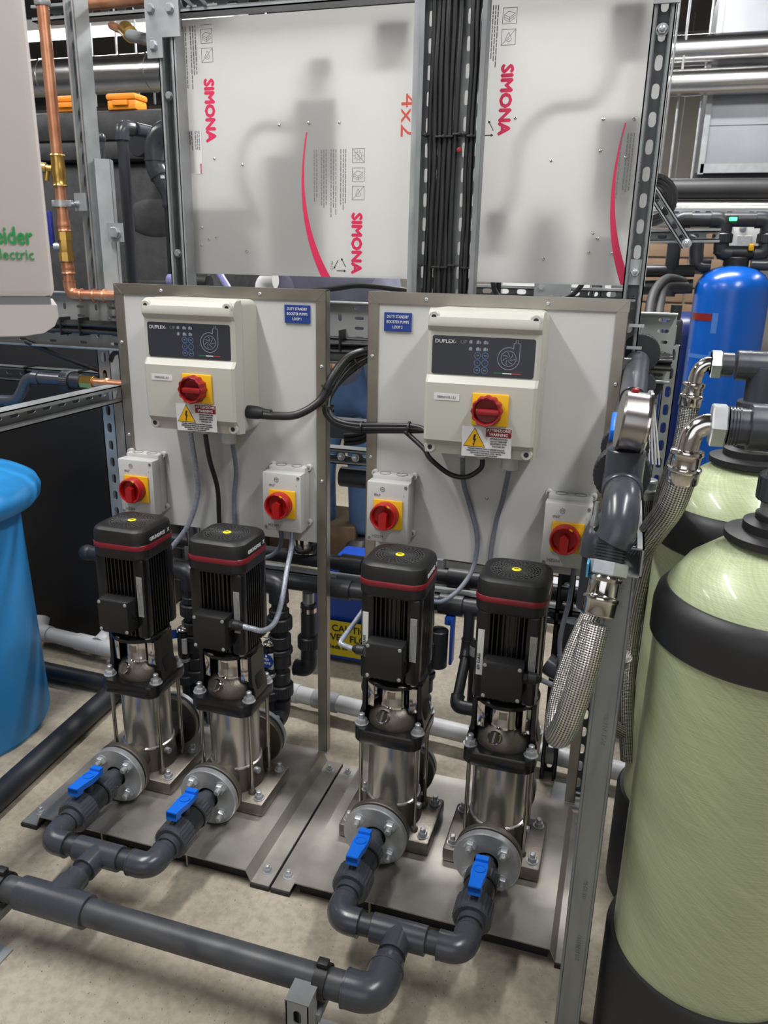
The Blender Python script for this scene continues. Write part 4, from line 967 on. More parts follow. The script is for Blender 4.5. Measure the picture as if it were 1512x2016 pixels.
for p, d_, r_ in (((-0.043, 0.452, 1.012), (0.4, 0.2, 1), 0.014), ((-0.036, 0.455, 0.953), (0.8, 0, -0.5), 0.012), ((0.05, 0.43, 0.931), (1, 0, 0), 0.0135), ((0.165, 0.412, 0.942), (1, 0, 0), 0.0145), ((0.0, 0.515, 1.062), (0.6, 0.6, .3), 0.015), ((-0.04, 0.45, 0.97), (0, 0, 1), 0.013)):
    m.lathe([(r_, -0.0018), (r_ + 0.0012, -0.0018), (r_ + 0.0012, 0.0018), (r_, 0.0018)], p, d_, 18, closed=True)
tag(m.build('cable_tie_set', BLACKC), 'black cable ties around the bundle hanging between the boards', 'cable ties', kind='stuff')
tag(MB().tube([(0.150, 0.415, 0.938), (0.205, 0.39, 0.905), (0.222, 0.385, 0.885), (0.262, 0.395, 0.853), (0.300, 0.398, 0.848), (0.331, 0.398, 0.870), (0.334, 0.396, 0.892)], 0.0055, 12).build('looped_cable', CABLE), 'black cable looping under the right control box into its middle gland', 'cable')
tag(MB().tube([(-0.331, 0.395, 0.893), (-0.326, 0.40, 0.83), (-0.322, 0.425, 0.75), (-0.330, 0.44, 0.66), (-0.333, 0.445, 0.57)], 0.0058, 12).build('drop_cable', CABLE), 'black cable dropping straight down from the left control box', 'cable')
def cond(pts, m, lb, r=0.0055, name='conduit_hose', g=None): return tag(MB().tube(pts, r, 12, 8).build(name, m), lb, 'conduit', g)
cond([(-0.371, 0.395, 0.893), (-0.370, 0.41, 0.80), (-0.378, 0.425, 0.73), (-0.405, 0.42, 0.65), (-0.450, 0.40, 0.585), (-0.47, 0.36, 0.56)], CLEARH, 'clear braided conduit dropping from the left control box to the far left pump', 0.0062)
cond([(-0.262, 0.395, 0.888), (-0.272, 0.43, 0.80), (-0.286, 0.440, 0.72), (-0.288, 0.442, 0.62), (-0.285, 0.44, 0.56)], GREYC, 'grey conduit dropping from the large gland of the left control box')
cond([(-0.118, 0.415, 0.673), (-0.116, 0.40, 0.63), (-0.112, 0.36, 0.58), (-0.098, 0.30, 0.535), (-0.088, 0.24, 0.510), (-0.092, 0.19, 0.512), (-0.112, 0.172, 0.522), (-0.13, 0.169, 0.5255)], CLEARH, 'clear braided conduit curling from the switch into the terminal box of the second pump', 0.0062)
cond([(-0.155, 0.425, 0.676), (-0.162, 0.44, 0.62), (-0.19, 0.44, 0.585), (-0.24, 0.42, 0.575)], GREYC, 'short grey conduit under the switch on the left board')
cond([(0.291, 0.395, 0.893), (0.291, 0.42, 0.83), (0.305, 0.440, 0.77), (0.325, 0.44, 0.70), (0.322, 0.435, 0.63), (0.30, 0.40, 0.585), (0.265, 0.37, 0.56), (0.23, 0.36, 0.565)], GREYC, 'grey conduit dropping from the right control box behind the third pump')
cond([(0.393, 0.395, 0.878), (0.380, 0.42, 0.80), (0.366, 0.440, 0.74), (0.358, 0.442, 0.66), (0.36, 0.44, 0.60)], GREYC, 'grey conduit dropping from the large gland of the right control box')
cond([(0.545, 0.425, 0.674), (0.542, 0.43, 0.58), (0.530, 0.43, 0.48), (0.545, 0.42, 0.40), (0.57, 0.40, 0.36)], GREYC, 'grey conduit dropping from the switch beside the braided hose')
cond([(0.514, 0.169, 0.516), (0.54, 0.175, 0.505), (0.60, 0.20, 0.48)], GREYC, 'grey conduit leaving the terminal box of the far right pump')
cond([(0.122, 0.169, 0.516), (0.104, 0.169, 0.520), (0.096, 0.172, 0.526), (0.106, 0.22, 0.545), (0.122, 0.28, 0.575)], CLEARH, 'clear braided conduit bent sharply beside the third pump', 0.0055)

# ---------------- discharge risers behind the pumps ----------------
rl = ['dark riser pipe with unions behind the far left pump', 'dark riser pipe with unions behind the second pump', 'dark riser pipe behind the third pump', 'dark riser pipe behind the far right pump']
YR = 0.478
r0 = thing('discharge_riser', rl[0], 'pipework', (0, 0, 0), 'dark riser pipes behind the pumps'); t = r0
MB().cyl((0, 0.384, 0.115), (0, YR - 0.04, 0.115), 0.0200, 22).build('pipe', PVCD, t)
MB().elbow((0, YR, 0.115), (0, -1, 0), (0, 0, 1), 0.0258, 0.045).build('elbow', PVCD, t)
MB().cyl((0, YR, 0.15), (0, YR, 0.455), 0.0200, 22).build('pipe', PVCD, t)
m = MB(); nut(m, (0, YR, 0.175), (0, 0, 1), 0.033, 0.034); m.cyl((0, YR, 0.21), (0, YR, 0.245), 0.0265, 24, c=0.002); m.build('union_nut', PVCD, t)
m = MB().cyl((0, YR, 0.262), (0, YR, 0.30), 0.0290, 24, c=0.002); m.cyl((0, YR, 0.30), (0, YR, 0.315), 0.034, 24, c=0.002); m.cyl((0, YR, 0.318), (0, YR, 0.352), 0.030, 24, c=0.002); m.build('check_valve', PVCD, t)
m = MB(); nut(m, (0, YR, 0.370), (0, 0, 1), 0.033, 0.034); m.cyl((0, YR, 0.405), (0, YR, 0.425), 0.0265, 24, c=0.002); m.build('union_nut', PVCD, t)
MB().elbow((0, YR, 0.492), (0, 0, -1), (-1, 0, 0), 0.0258, 0.045).build('elbow', PVCD, t)
r0.location = (PX[0], 0, 0)
for k in (1, 2, 3): dup(r0, (PX[k] + (0.012 if k == 1 else 0), 0, 0), rl[k])
for k, (x0, x1, yy, zz, lb) in enumerate(((-0.79, 0.47, YR + 0.03, 0.492, 'dark level header pipe joining the tops of the risers'), (-0.80, 0.56, 0.60, 0.525, 'upper dark level pipe further behind the boards'), (-0.10, 0.05, 0.70, 0.735, 'dark level pipe crossing the gap between the boards'))):
    t = thing('level_pipe', lb, 'pipe', ((x0 + x1) / 2, yy, zz - 0.02))
    MB().cyl((x0, yy, zz), (x1, yy, zz), 0.0200, 22).build('pipe', PVCD, t)
    if k < 2:
        MB().sph((x0, yy, zz), 0.0225, 18, 10, (1.1, 1, 1)).build('end_cap', PVCD if k == 0 else mat('blue_grey_cap', S(84, 112, 140), .35), t)
        for x in (-0.33, -0.03, 0.26): MB().cyl((x - 0.03, yy, zz), (x + 0.03, yy, zz), 0.0258, 24, c=0.001).build('coupling', PVCD, t)
    else:
        MB().cyl((-0.10, yy, zz), (-0.02, yy, zz), 0.027, 24, c=0.001).build('coupling', PVCD, t)
for lb, z, yy in (('slotted steel rail under the upper dark pipe behind the boards', 0.468, 0.60), ('slotted steel rail above the dark pipe in the gap between the boards', 0.80, 0.68)):
    t = thing('strut_rail', lb, 'steel rail', (0, yy, z))
    s = MB(); s.strut((-0.48 if z < .6 else -0.2, yy, z), (0.60 if z < .6 else 0.1, yy, z), (0, -1, 0)); s.build('strut_channel', GALVD, t, 20)
    for x in ((-0.04,) if z < .6 else (-0.085, -0.045)): MB().hexa((x, yy - 0.02, z), (0, -1, 0), 0.009, 0.008, 0.005).build('bolt', ZINC, t)
    if z < .6: MB().bb(-0.065, 0.01, yy - 0.028, yy - 0.022, z - 0.03, z + 0.03).build('fixing_plate', GALVD, t, 0)
# relief valves
for k, (x, lb) in enumerate(((-0.468, 'black relief valve with silver cap and folded blue tag, left of the second pump'), (-0.222 + 0.006, 'black relief valve with a round blue tag, right of the second pump'))):
    x = (-0.4, -0.178)[k] if False else (-0.462, -0.207)[k]; y_ = 0.455
    t = thing('relief_valve', lb, 'valve', (x, y_, 0.13), 'black relief valves with silver caps')
    dx = 0.0
    MB().cyl((x, y_, 0.13), (x, y_, 0.235), 0.013, 16).build('pipe', PVCD, t)
    nut(MB(), (x, y_, 0.17), (0, 0, 1), 0.022, 0.026).build('union_nut', PVCD, t)
    MB().lathe([(0.012, 0), (0.017, 0.004), (0.017, 0.012), (0.012, 0.016)], (x, y_, 0.235), (0, 0, 1), 8).build('brass_collar', ZINC, t)
    b = MB().lathe([(0.0165, 0), (0.018, 0.004), (0.018, 0.070), (0.015, 0.076)], (x, y_, 0.250), (0, 0, 1), 22).build('valve_body', BLACKP, t)
    MB().bb(x + 0.004, x + 0.016, y_ - 0.0188, y_ - 0.012, 0.268, 0.312).build('body_label', LABELW, b, 0)
    c = MB().lathe([(0.013, 0), (0.0165, 0.003), (0.0165, 0.008), (0.011, 0.012), (0.005, 0.013), (0.004, 0.028)], (x, y_, 0.328), (0, 0, 1), 20).build('silver_cap', CHROME, t)
    if k:
        MB().cyl((x - 0.02, y_ - 0.01, 0.352), (x + 0.024, y_ + 0.004, 0.348), 0.0012, 6).build('lever_pin', CHROME, c)
        tg = MB().cyl((x + 0.0, y_ - 0.021, 0.292), (x + 0.0, y_ - 0.0195, 0.292), 0.0195, 28).build('round_tag', TAG, t, 0)
        text('PRV', 0.0095, (x, y_ - 0.0215, 0.296), WHITE, tg); text('VALVE', 0.0095, (x, y_ - 0.0215, 0.286), WHITE, tg, sx=0.85)
        MB().cyl((x, y_ - 0.022, 0.306), (x, y_ - 0.019, 0.306), 0.003, 8).build('tag_rivet', WHITE, tg)
    else:
        MB().box((x - 0.026, y_ - 0.012, 0.318), (0.022, 0.0015, 0.026), 0.0004, Matrix.Rotation(0.6, 3, 'Z')).build('round_tag', TAG, t, 0)
# bypass pipes beside pumps three and four
for k, (xr, lb) in enumerate(((0.085, 'thin dark bypass pipe bending beside the third pump'), (0.308, 'thin dark bypass pipe bending beside the far right pump'))):
    t = thing('bypass_pipe', lb, 'pipe', (xr, 0.42, 0.27), 'thin bypass pipes beside the right pumps'); z1, z2 = 0.405, 0.302
    x1 = PX[2 + k] - 0.04
    MB().cyl((xr, 0.50, 0.492 if k else 0.47), (xr, 0.50, 0.40), 0.0135, 16).build('pipe', PVCD, t)
    MB().elbow((xr, 0.50, 0.385), (0, 0, 1), (0, -0.75, -0.6), 0.0165, 0.026, n=16).build('elbow', PVCD, t)
    MB().cyl((xr, 0.48, 0.370), (xr, 0.40, 0.302), 0.0128, 16).build('pipe', PVCD, t)
    MB().elbow((xr, 0.385, 0.290), (0, 0.75, 0.6), (1, 0, 0), 0.0165, 0.026, n=16).build('elbow', PVCD, t)
    MB().cyl((xr + 0.02, 0.385, 0.290), (x1, 0.385, 0.290), 0.0128, 16).build('pipe', PVCD, t)
    MB().cyl((xr + 0.026, 0.385, 0.290), (xr + 0.046, 0.385, 0.290), 0.0160, 16, c=0.001).build('coupling', PVCD, t)
    if k:
        MB().cyl((xr + 0.03, 0.47, 0.42), (xr + 0.03, 0.47, 0.25), 0.019, 18).build('pipe', PVCD, t)
        MB().cyl((xr + 0.03, 0.47, 0.415), (xr + 0.03, 0.47, 0.39), 0.0195, 18).build('pipe_label', LABELG, t)
t = thing('discharge_valve', 'blue-handled dark ball valve behind the right side of the third pump', 'valve', (0.262, 0.50, 0.33))
MB().cyl((0.236, 0.49, 0.33), (0.236, 0.49, 0.43), 0.024, 20, c=0.002).build('valve_body', PVCD, t)
m = MB(); m.bb(0.266, 0.274, 0.475, 0.505, 0.345, 0.470, 0.003); m.bb(0.250, 0.270, 0.48, 0.50, 0.448, 0.470, 0.004); m.build('lever', VALB, t)

# ---------------- right side: vessels, post, hoses, gauges ----------------
BLKB = mat('black_vessel_band', (0.014, 0.014, 0.016), 0.48, bump=0.1, bs=60)
def vessel(x, y, r, zt, lb, shell, bands=True, boot=0.24, grp=None, cat='pressure vessel'):
    t = thing('pressure_vessel', lb, cat, (x, y, 0), grp)
    h = zt
    if bands:
        MB().lathe([(r + 0.010, 0), (r + 0.012, 0.01), (r + 0.012, boot - 0.01), (r + 0.006, boot)], (x, y, 0), n=64).build('foot_boot', BLKB, t)
        prof = [(r - 0.004, boot * 0.5), (r, boot), (r, h - 0.15), (r * 0.995, h - 0.11), (r * 0.93, h - 0.075), (r * 0.78, h - 0.042), (r * 0.55, h - 0.016), (r * 0.40, h - 0.004), (r * 0.38, h)]
        MB().lathe(prof, (x, y, 0), n=72).build('shell', shell, t)
        MB().lathe([(r + 0.0005, h - 0.155), (r + 0.0065, h - 0.150), (r + 0.0065, h - 0.108), (r * 0.99 + 0.004, h - 0.090), (r * 0.955, h - 0.079), (r * 0.93, h - 0.077)], (x, y, 0), n=72).build('shoulder_band', BLKB, t)
    else:
        MB().lathe([(r, 0.0), (r, h - 0.085), (r * 0.985, h - 0.068), (r * 0.93, h - 0.048), (r * 0.80, h - 0.028), (r * 0.60, h - 0.012), (r * 0.36, h - 0.003), (r * 0.30, h)], (x, y, 0), n=64).build('shell', shell, t)
    return t
V1 = (0.834, -0.100); V2 = (0.842, 0.292)
vt = []
for k, (c, lb) in enumerate(((V1, 'nearest green fibreglass vessel, cut off by the right edge of the photo'), (V2, 'green fibreglass vessel standing behind the nearest one'))):
    x, y = c; zt = 0.935 if k == 0 else 0.955
    t = vessel(x, y, 0.146, zt, lb, FRP, grp='green fibreglass vessels with black bands'); vt.append(t)
    MB().lathe([(0.060, 0), (0.072, 0.004), (0.072, 0.014), (0.050, 0.018), (0.050, 0.030), (0.036, 0.034), (0.036, 0.042)], (x, y, zt - 0.004), n=40).build('neck_collar', BLKB, t)
    MB().lathe([(0.0315, 0), (0.0315, 0.018)], (x, y, zt + 0.036), n=30).build('metal_band', ZINC, t)
    MB().lathe([(0.0305, 0), (0.029, 0.006), (0.0275, 0.012)], (x, y, zt + 0.052), n=30).build('thread_tape', WHITE, t)
    zu = 1.088 if k == 0 else 1.128                       # height of the tee
    m = MB().cyl((x, y, zt + 0.04), (x, y, zu - 0.075), 0.0255, 28); m.cyl((x, y, zu - 0.118), (x, y, zu - 0.108), 0.030, 28, c=0.001)
    tt = thing('vessel_pipework', ('grey plastic union and tee on top of the nearest green vessel', 'grey plastic union and tee on top of the further green vessel')[k], 'pipework', (x, y, zt + 0.04), 'grey pipework on the green vessels')
    m.build('riser_pipe', PVC, tt)
    nut(MB(), (x, y, zu - 0.096), (0, 0, 1), 0.0385, 0.036).build('union_nut', PVC, tt)
    m = MB().cyl((x, y, zu - 0.062), (x, y, zu), 0.0300, 28, c=0.001); m.cyl((x, y, zu - 0.040), (x, y, zu), 0.0262, 28)
    if k == 0: m.cyl((x - 0.062, y, zu), (x + 0.10, y, zu), 0.0315, 28, c=0.001)
    else: m.cyl((x - 0.050, y, zu), (x + 0.03, y, zu), 0.0262, 28, c=0.001); m.elbow((x + 0.02, y, zu), (-1, 0, 0), (0.55, 0.6, 0.5), 0.0262, 0.05)
    m.build('tee', PVC, tt)
    m = MB().cyl((x - 0.088, y, zu), (x - 0.055, y, zu), 0.0245 if k == 0 else 0.021, 24)
    for q in range(5): m.cyl((x - 0.092 + q * 0.004, y, zu), (x - 0.0900 + q * 0.004, y, zu), 0.0262 if k == 0 else 0.0222, 24)
    m.build('threaded_nipple', PVC, tt)
HX = (V1[0] - 0.088, V2[0] - 0.080)

def hose(lb, name, k_, A, elbow_dir, pts, r, ferr, group=None, second=None, mt=BRAID):
    t = thing('braided_hose', lb, 'hose', A, 'braided steel hoses'); return t
# hose one: vessel -> down -> round -> up to the stack on the post
def ferrule(mb, p, d, r, L=0.040):
    mb.lathe([(r * 0.9, 0), (r * 1.12, 0.001), (r * 1.18, 0.004), (r * 1.12, 0.008), (r * 1.04, 0.009), (r * 1.03, 0.012), (r * 1.03, L * 0.48), (r * 1.05, L * 0.50), (r * 1.18, L * 0.53), (r * 1.22, L * 0.58), (r * 1.18, L * 0.64), (r * 1.14, L * 0.66), (r * 1.13, L * 0.95), (r * 1.08, L)], p, d, 30); return mb
x1, y1, zu1 = V1[0] - 0.088, V1[1], 1.088
t = thing('braided_hose', 'thick braided steel hose looping in front of the grey post to the nearest green vessel', 'hose', (0.6, -0.15, 0.62), 'braided steel hoses')
MB().cyl((x1 - 0.002, y1, zu1), (x1 - 0.022, y1, zu1), 0.0305, 6, c=0.002).build('hex_nut', ZINC, t)
ex = x1 - 0.022
MB().tube([(ex, y1, zu1), (ex - 0.006, y1, zu1 - 0.001), (ex - 0.017, y1, zu1 - 0.009), (ex - 0.022, y1 - 0.001, zu1 - 0.022), (ex - 0.024, y1 - 0.001, zu1 - 0.042)], 0.0145, 22, 6).build('bent_pipe', CHROME, t)
FP = Vector((ex - 0.0235, y1 - 0.001, zu1 - 0.036)); FD = Vector((-0.05, 0.02, -1)).normalized()
ferrule(MB(), FP, FD, 0.0195, 0.048).build('ferrule', CHROME, t)
MB().tube([FP + FD * 0.040, (0.690, -0.088, 0.966), (0.673, -0.062, 0.920), (0.643, -0.036, 0.850), (0.610, -0.040, 0.785), (0.588, -0.080, 0.735), (0.574, -0.115, 0.685), (0.567, -0.150, 0.640), (0.570, -0.185, 0.625), (0.582, -0.212, 0.668), (0.596, -0.204, 0.739), (0.606, -0.181, 0.810)], 0.0195, 22, 8).build('braided_body', BRAID, t)
GP = Vector((0.612, -0.150, 0.872)); GD = (Vector((0.606, -0.176, 0.805)) - GP).normalized()
ferrule(MB(), GP, GD, 0.0210, 0.058).build('ferrule', CHROME, t)
MB().cyl(GP - GD * 0.020, GP - GD * 0.0, 0.0285, 6, c=0.002).build('hex_nut', ZINC, t)
MB().box(GP - GD * 0.010 + Vector((-0.0265, -0.006, 0.0)), (0.003, 0.024, 0.020), 0.0005, fr(-GD, (0, -1, 0)) if False else None).build('film_scrap', BLUEFILM, t, 0)
# hose two
x2, y2, zu2 = V2[0] - 0.074, V2[1], 1.128
t = thing('braided_hose', 'slimmer braided steel hose hanging from the further green vessel', 'hose', (0.7, 0.3, 0.5), 'braided steel hoses')
MB().cyl((x2, y2, zu2), (x2 - 0.018, y2, zu2), 0.0265, 6, c=0.002).build('hex_nut', ZINC, t)
ex = x2 - 0.018
MB().tube([(ex, y2, zu2), (ex - 0.006, y2, zu2 - 0.001), (ex - 0.016, y2, zu2 - 0.009), (ex - 0.021, y2, zu2 - 0.022), (ex - 0.023, y2, zu2 - 0.042)], 0.0125, 20, 6).build('bent_pipe', CHROME, t)
FP = Vector((ex - 0.0225, y2, zu2 - 0.034)); FD = Vector((-0.08, 0.0, -1)).normalized()
ferrule(MB(), FP, FD, 0.0175, 0.044).build('ferrule', CHROME, t)
MB().tube([FP + FD * 0.036, (0.722, y2, 0.975), (0.704, y2 + 0.005, 0.885), (0.698, y2 + 0.01, 0.803), (0.684, y2 + 0.02, 0.70), (0.676, y2 + 0.02, 0.58), (0.680, y2 - 0.01, 0.45), (0.70, y2 - 0.04, 0.32)], 0.0175, 20, 8).build('braided_body', BRAID2, t)
t = thing('braided_hose', 'dull braided hose curling low between the grey post and the vessels', 'hose', (0.66, 0.3, 0.3), 'braided steel hoses')
MB().tube([(0.660, 0.16, 0.60), (0.628, 0.20, 0.50), (0.622, 0.22, 0.46), (0.640, 0.24, 0.41), (0.675, 0.26, 0.38), (0.72, 0.28, 0.36)], 0.0170, 20, 8).build('braided_body', BRAID2, t)
t = thing('braided_hose', 'short braided hose end with ferrule just behind the stack of gauges', 'hose', (0.63, 0.36, 0.8), 'braided steel hoses')
ferrule(MB(), (0.672, 0.36, 0.890), (0.05, 0, -1), 0.0165, 0.040).build('ferrule', ZINC, t)
MB().tube([(0.674, 0.36, 0.855), (0.676, 0.36, 0.80), (0.69, 0.36, 0.755), (0.72, 0.37, 0.72), (0.76, 0.38, 0.70)], 0.0155, 18, 8).build('braided_body', BRAID2, t)

# the grey front post and the arm on top of it
PXX, PYY = 0.632, -0.120
t = thing('front_post', 'grey strut post in the right foreground, its closed face towards the camera', 'steel post', (PXX, PYY, 0))
FRM = mat('pale_galvanised_post', S(150, 156, 160), 0.4, 0.75, 0.22, 9, rvar=0.08, stretch=(6, 6, 1))
s = MB(); s.strut((PXX, PYY, 0.0), (PXX, PYY, 0.872), (0, 1, 0), slots=False); s.build('strut_channel', FRM, t, 20)
for x_ in (-0.0195, 0.0195): MB().cyl((PXX + x_ * 0.93, PYY - 0.0200, 0.006), (PXX + x_ * 0.93, PYY - 0.0200, 0.872), 0.0028, 10).build('rolled_edge', FRM, t)
UPR_ = Matrix(((0, -1, 0), (0, 0, -1), (1, 0, 0)))
for z, sx_ in ((0.84, 'BS 6946'), (0.62, 'PATENTED'), (0.32, 'BS 6946'), (0.20, 'PATENTED')):
    text(sx_, 0.011, (PXX + 0.004, PYY - 0.0208, z), FRM, t, R=Matrix.Rotation(0.0, 3, 'Y') @ UPR_, name='stamped_text', ext=0.0005)
t = thing('cantilever_rail', 'level strut arm on top of the grey post, its open end facing the camera', 'steel rail', (PXX + 0.004, 0.2, 0.89))
ax, az = PXX + 0.0065, 0.896
m = MB(); m.bb(ax - 0.0205, ax - 0.018, PYY - 0.03, 0.50, az - 0.022, az + 0.022); m.bb(ax + 0.018, ax + 0.0205, PYY - 0.03, 0.50, az - 0.022, az + 0.022); m.bb(ax - 0.0205, ax + 0.0205, PYY - 0.03, 0.50, az - 0.022, az - 0.0195)
m.bb(ax - 0.0205, ax - 0.011, PYY - 0.03, 0.50, az + 0.0195, az + 0.022); m.bb(ax + 0.011, ax + 0.0205, PYY - 0.03, 0.50, az + 0.0195, az + 0.022); m.build('channel', GALV, t, 0)
MB().cyl((ax + 0.002, PYY + 0.02, az + 0.004), (ax + 0.017, PYY + 0.02, az + 0.004), 0.0035, 10).build('bolt', ZINC, t)
# gauge stack
t = thing('gauge_pipework', 'grey plastic elbow, tee and black unions on top of the grey post', 'pipework', (0.622, -0.1, 0.88))
P = Vector((0.6235, -0.100, 0.985))
m = MB().cyl(GP - GD * 0.018, GP - GD * 0.055, 0.0205, 24)
for q in range(6): m.cyl(GP - GD * (0.022 + q * 0.0042), GP - GD * (0.0242 + q * 0.0042), 0.0222, 24)
m.build('threaded_nipple', PVCD, t)
m = MB(); m.tube([GP - GD * 0.048, (0.6208, -0.130, 0.930), (0.6218, -0.121, 0.948), (0.622, -0.104, 0.964), (0.622, -0.082, 0.970), (0.622, -0.052, 0.971)], 0.0262, 28, 5); m.build('elbow', PVC, t)
m = MB().cyl((0.622, -0.066, 0.971), (0.620, 0.012, 0.973), 0.0295, 28, c=0.0015); m.cyl((0.621, -0.030, 0.975), (0.6215, -0.030, 1.030), 0.0285, 28, c=0.0015); m.build('tee', PVC, t)
m = MB(); nut(m, (0.619, 0.014, 0.978), (0, 1, 0), 0.043, 0.036, 36); m.cyl((0.619, 0.05, 0.980), (0.619, 0.072, 0.98), 0.034, 28); m.build('union_nut', PVCD, t)
m = MB().cyl((0.620, 0.07, 0.992), (0.620, 0.14, 0.995), 0.0310, 26, c=0.002); nut(m, (0.620, 0.14, 0.995), (0, 1, 0), 0.039, 0.034, 34); m.build('valve_body', PVCD, t)
m = MB().cyl((0.620, 0.17, 0.995), (0.620, 0.52, 1.03), 0.0245, 26); m.build('rear_pipe', PVC, t)
m = MB().cyl((0.625, 0.30, 1.055), (0.628, 0.52, 1.10), 0.0245, 26, c=0.001); m.cyl((0.54, 0.48, 1.09), (0.625, 0.48, 1.09), 0.0235, 24); m.cyl((0.55, 0.50, 1.045), (0.62, 0.50, 1.045), 0.019, 24); m.build('rear_branch', PVC, t)
m = MB(); nut(m, (0.632, 0.55, 1.115), (0, 1, 0), 0.040, 0.03, 34); m.build('union_nut', PVCD, t)
MB().box((0.598, 0.09, 1.040), (0.010, 0.075, 0.022), 0.004, Matrix.Rotation(0.25, 3, 'X')).build('blue_lever', BLUE, t)
MB().cyl((0.600, 0.10, 1.01), (0.600, 0.10, 1.04), 0.008, 12).build('lever_stem', PVCD, t)
MB().lathe([(0.012, 0), (0.012, 0.008), (0.008, 0.010), (0.008, 0.018)], (0.6225, -0.030, 1.026), (0.05, 0, 1), 6).build('gauge_bush', ZINC, t)
GAUGE = mat('satin_gauge_case', S(176, 172, 170), 0.24, 1.0, 0.1, 30)
def gauge(lb, c, r, dp, d, loc, drop):
    t = thing('pressure_gauge', lb, 'gauge', loc, 'round steel pressure gauges'); d = Vector(d).normalized(); c = Vector(c)
    MB().lathe([(r * 0.90, 0), (r * 0.96, 0.003), (r * 0.96, dp * 0.86)], c, d, 48).build('case', GAUGE, t)
    MB().lathe([(r * 0.97, dp * 0.84), (r * 1.07, dp * 0.86), (r * 1.08, dp * 0.93), (r * 1.04, dp * 0.99), (r * 0.99, dp), (r * 0.86, dp)], c, d, 48).build('bezel', CHROME, t)
    MB().lathe([(r * 0.87, dp + 0.0004), (0, dp + 0.0006)], c, d, 40).build('dial', WHITE, t)
    MB().box(c + d * dp * 1.02, (0.002, r * 1.1, 0.0006), 0, fr(d)).build('pointer', BLKPR, t)
    MB().cyl(c + d * dp * 0.4 + Vector((0, 0, -r * 0.9)), c + d * dp * 0.4 + Vector((0, 0, -r - drop)), 0.007, 12).build('stem', BRASS, t)
    MB().lathe([(0.0055, 0), (0.0055, 0.004), (0.002, 0.006)], c + d * dp * 0.45 + Vector((0, 0, r * 0.95)), (0, 0, 1), 12).build('filler_plug', RED, t)
    return t
gauge('large round steel pressure gauge seen edge-on above the grey elbow', (0.606, -0.036, 1.074), 0.046, 0.040, (1, 0.10, -0.10), (0.625, -0.03, 1.03), 0.006)
t = gauge('further pressure gauge with a bright case and blue band, seen edge-on', (0.625, 0.70, 1.150), 0.036, 0.030, (1, 0.05, 0.0), (0.64, 0.70, 1.09), 0.045)
MB().box((0.640, 0.67, 1.107), (0.026, 0.026, 0.022), 0.004).build('blue_band', BLUE, t)
t = thing('far_union', 'round black pipe union behind the smaller pressure gauge', 'pipework', (0.64, 0.66, 1.02))
m = MB(); nut(m, (0.645, 0.64, 1.045), (0, 1, 0), 0.046, 0.035, 36); m.build('union_nut', PVCD, t)
m = MB().cyl((0.645, 0.58, 1.045), (0.645, 0.66, 1.045), 0.028, 24, c=0.002); m.cyl((0.645, 0.68, 1.045), (0.645, 1.10, 1.045), 0.028, 24); m.cyl((0.55, 0.60, 1.02), (0.645, 0.60, 1.03), 0.022, 20); m.build('pipe', PVC, t)
t = thing('junction_fitting', 'dark grey elbow hanging beside the lower right switch, below the big elbow', 'pipework', (0.592, 0.02, 0.8))
MB().elbow((0.5935, 0.035, 0.872), (0.3, 0.95, 0.1), (-0.05, 0, -1), 0.0255, 0.036).build('elbow', PVC, t)
MB().cyl((0.592, 0.035, 0.84), (0.590, 0.035, 0.74), 0.0205, 20).build('pipe', PVCD, t)
MB().lathe([(0.006, 0), (0.0065, 0.01), (0.004, 0.018), (0.004, 0.04)], (0.585, 0.02, 0.89), (0.05, 0, 1), 10).build('stem', ZINC, t)
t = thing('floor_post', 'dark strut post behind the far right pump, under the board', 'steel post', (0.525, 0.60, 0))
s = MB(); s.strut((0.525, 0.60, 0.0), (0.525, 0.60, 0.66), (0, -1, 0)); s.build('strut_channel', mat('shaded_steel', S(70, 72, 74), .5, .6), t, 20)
t = thing('floor_bend', 'dark plastic bend behind the far right pump', 'pipework', (0.52, 0.5, 0.3))
m = MB().elbow((0.545, 0.50, 0.355), (-0.8, 0.2, 0.35), (0.1, 0, 1), 0.0258, 0.05); m.build('elbow', PVC, t)
MB().cyl((0.55, 0.50, 0.38), (0.552, 0.50, 0.50), 0.021, 20).build('pipe', PVCD, t)

# blue vessels and their pipework further back
tb = vessel(0.915, 1.72, 0.118, 1.305, 'tall deep blue vessel with scratched tape marks behind the green vessels', DEEPB, False)
def arcband(cx, cy, r, a0, a1, z0, z1, th=0.0012, n=10):
    m = MB(); rings = []
    for k in range(n + 1):
        a = math.radians(a0 + (a1 - a0) * k / n); c_, s_ = math.cos(a), math.sin(a)
        rings.append([Vector((cx + c_ * q, cy + s_ * q, z)) for q, z in ((r - .001, z0), (r + th, z0), (r + th, z1), (r - .001, z1))])
    return m.loft(rings)
arcband(0.915, 1.72, 0.118, 196, 240, 1.128, 1.152).build('red_tape', mat('dark_red_tape', S(120, 30, 24), .4), tb)
SCAR = mat('tape_residue', S(70, 120, 190), .35)
for a0, a1, z0, z1 in ((241, 250, 1.09, 1.155), (200, 243, 1.005, 1.018), (243, 247, 0.965, 1.03), (200, 203, .99, 1.03)): arcband(0.915, 1.72, 0.118, a0, a1, z0, z1, 0.0006).build('tape_residue', SCAR, tb)

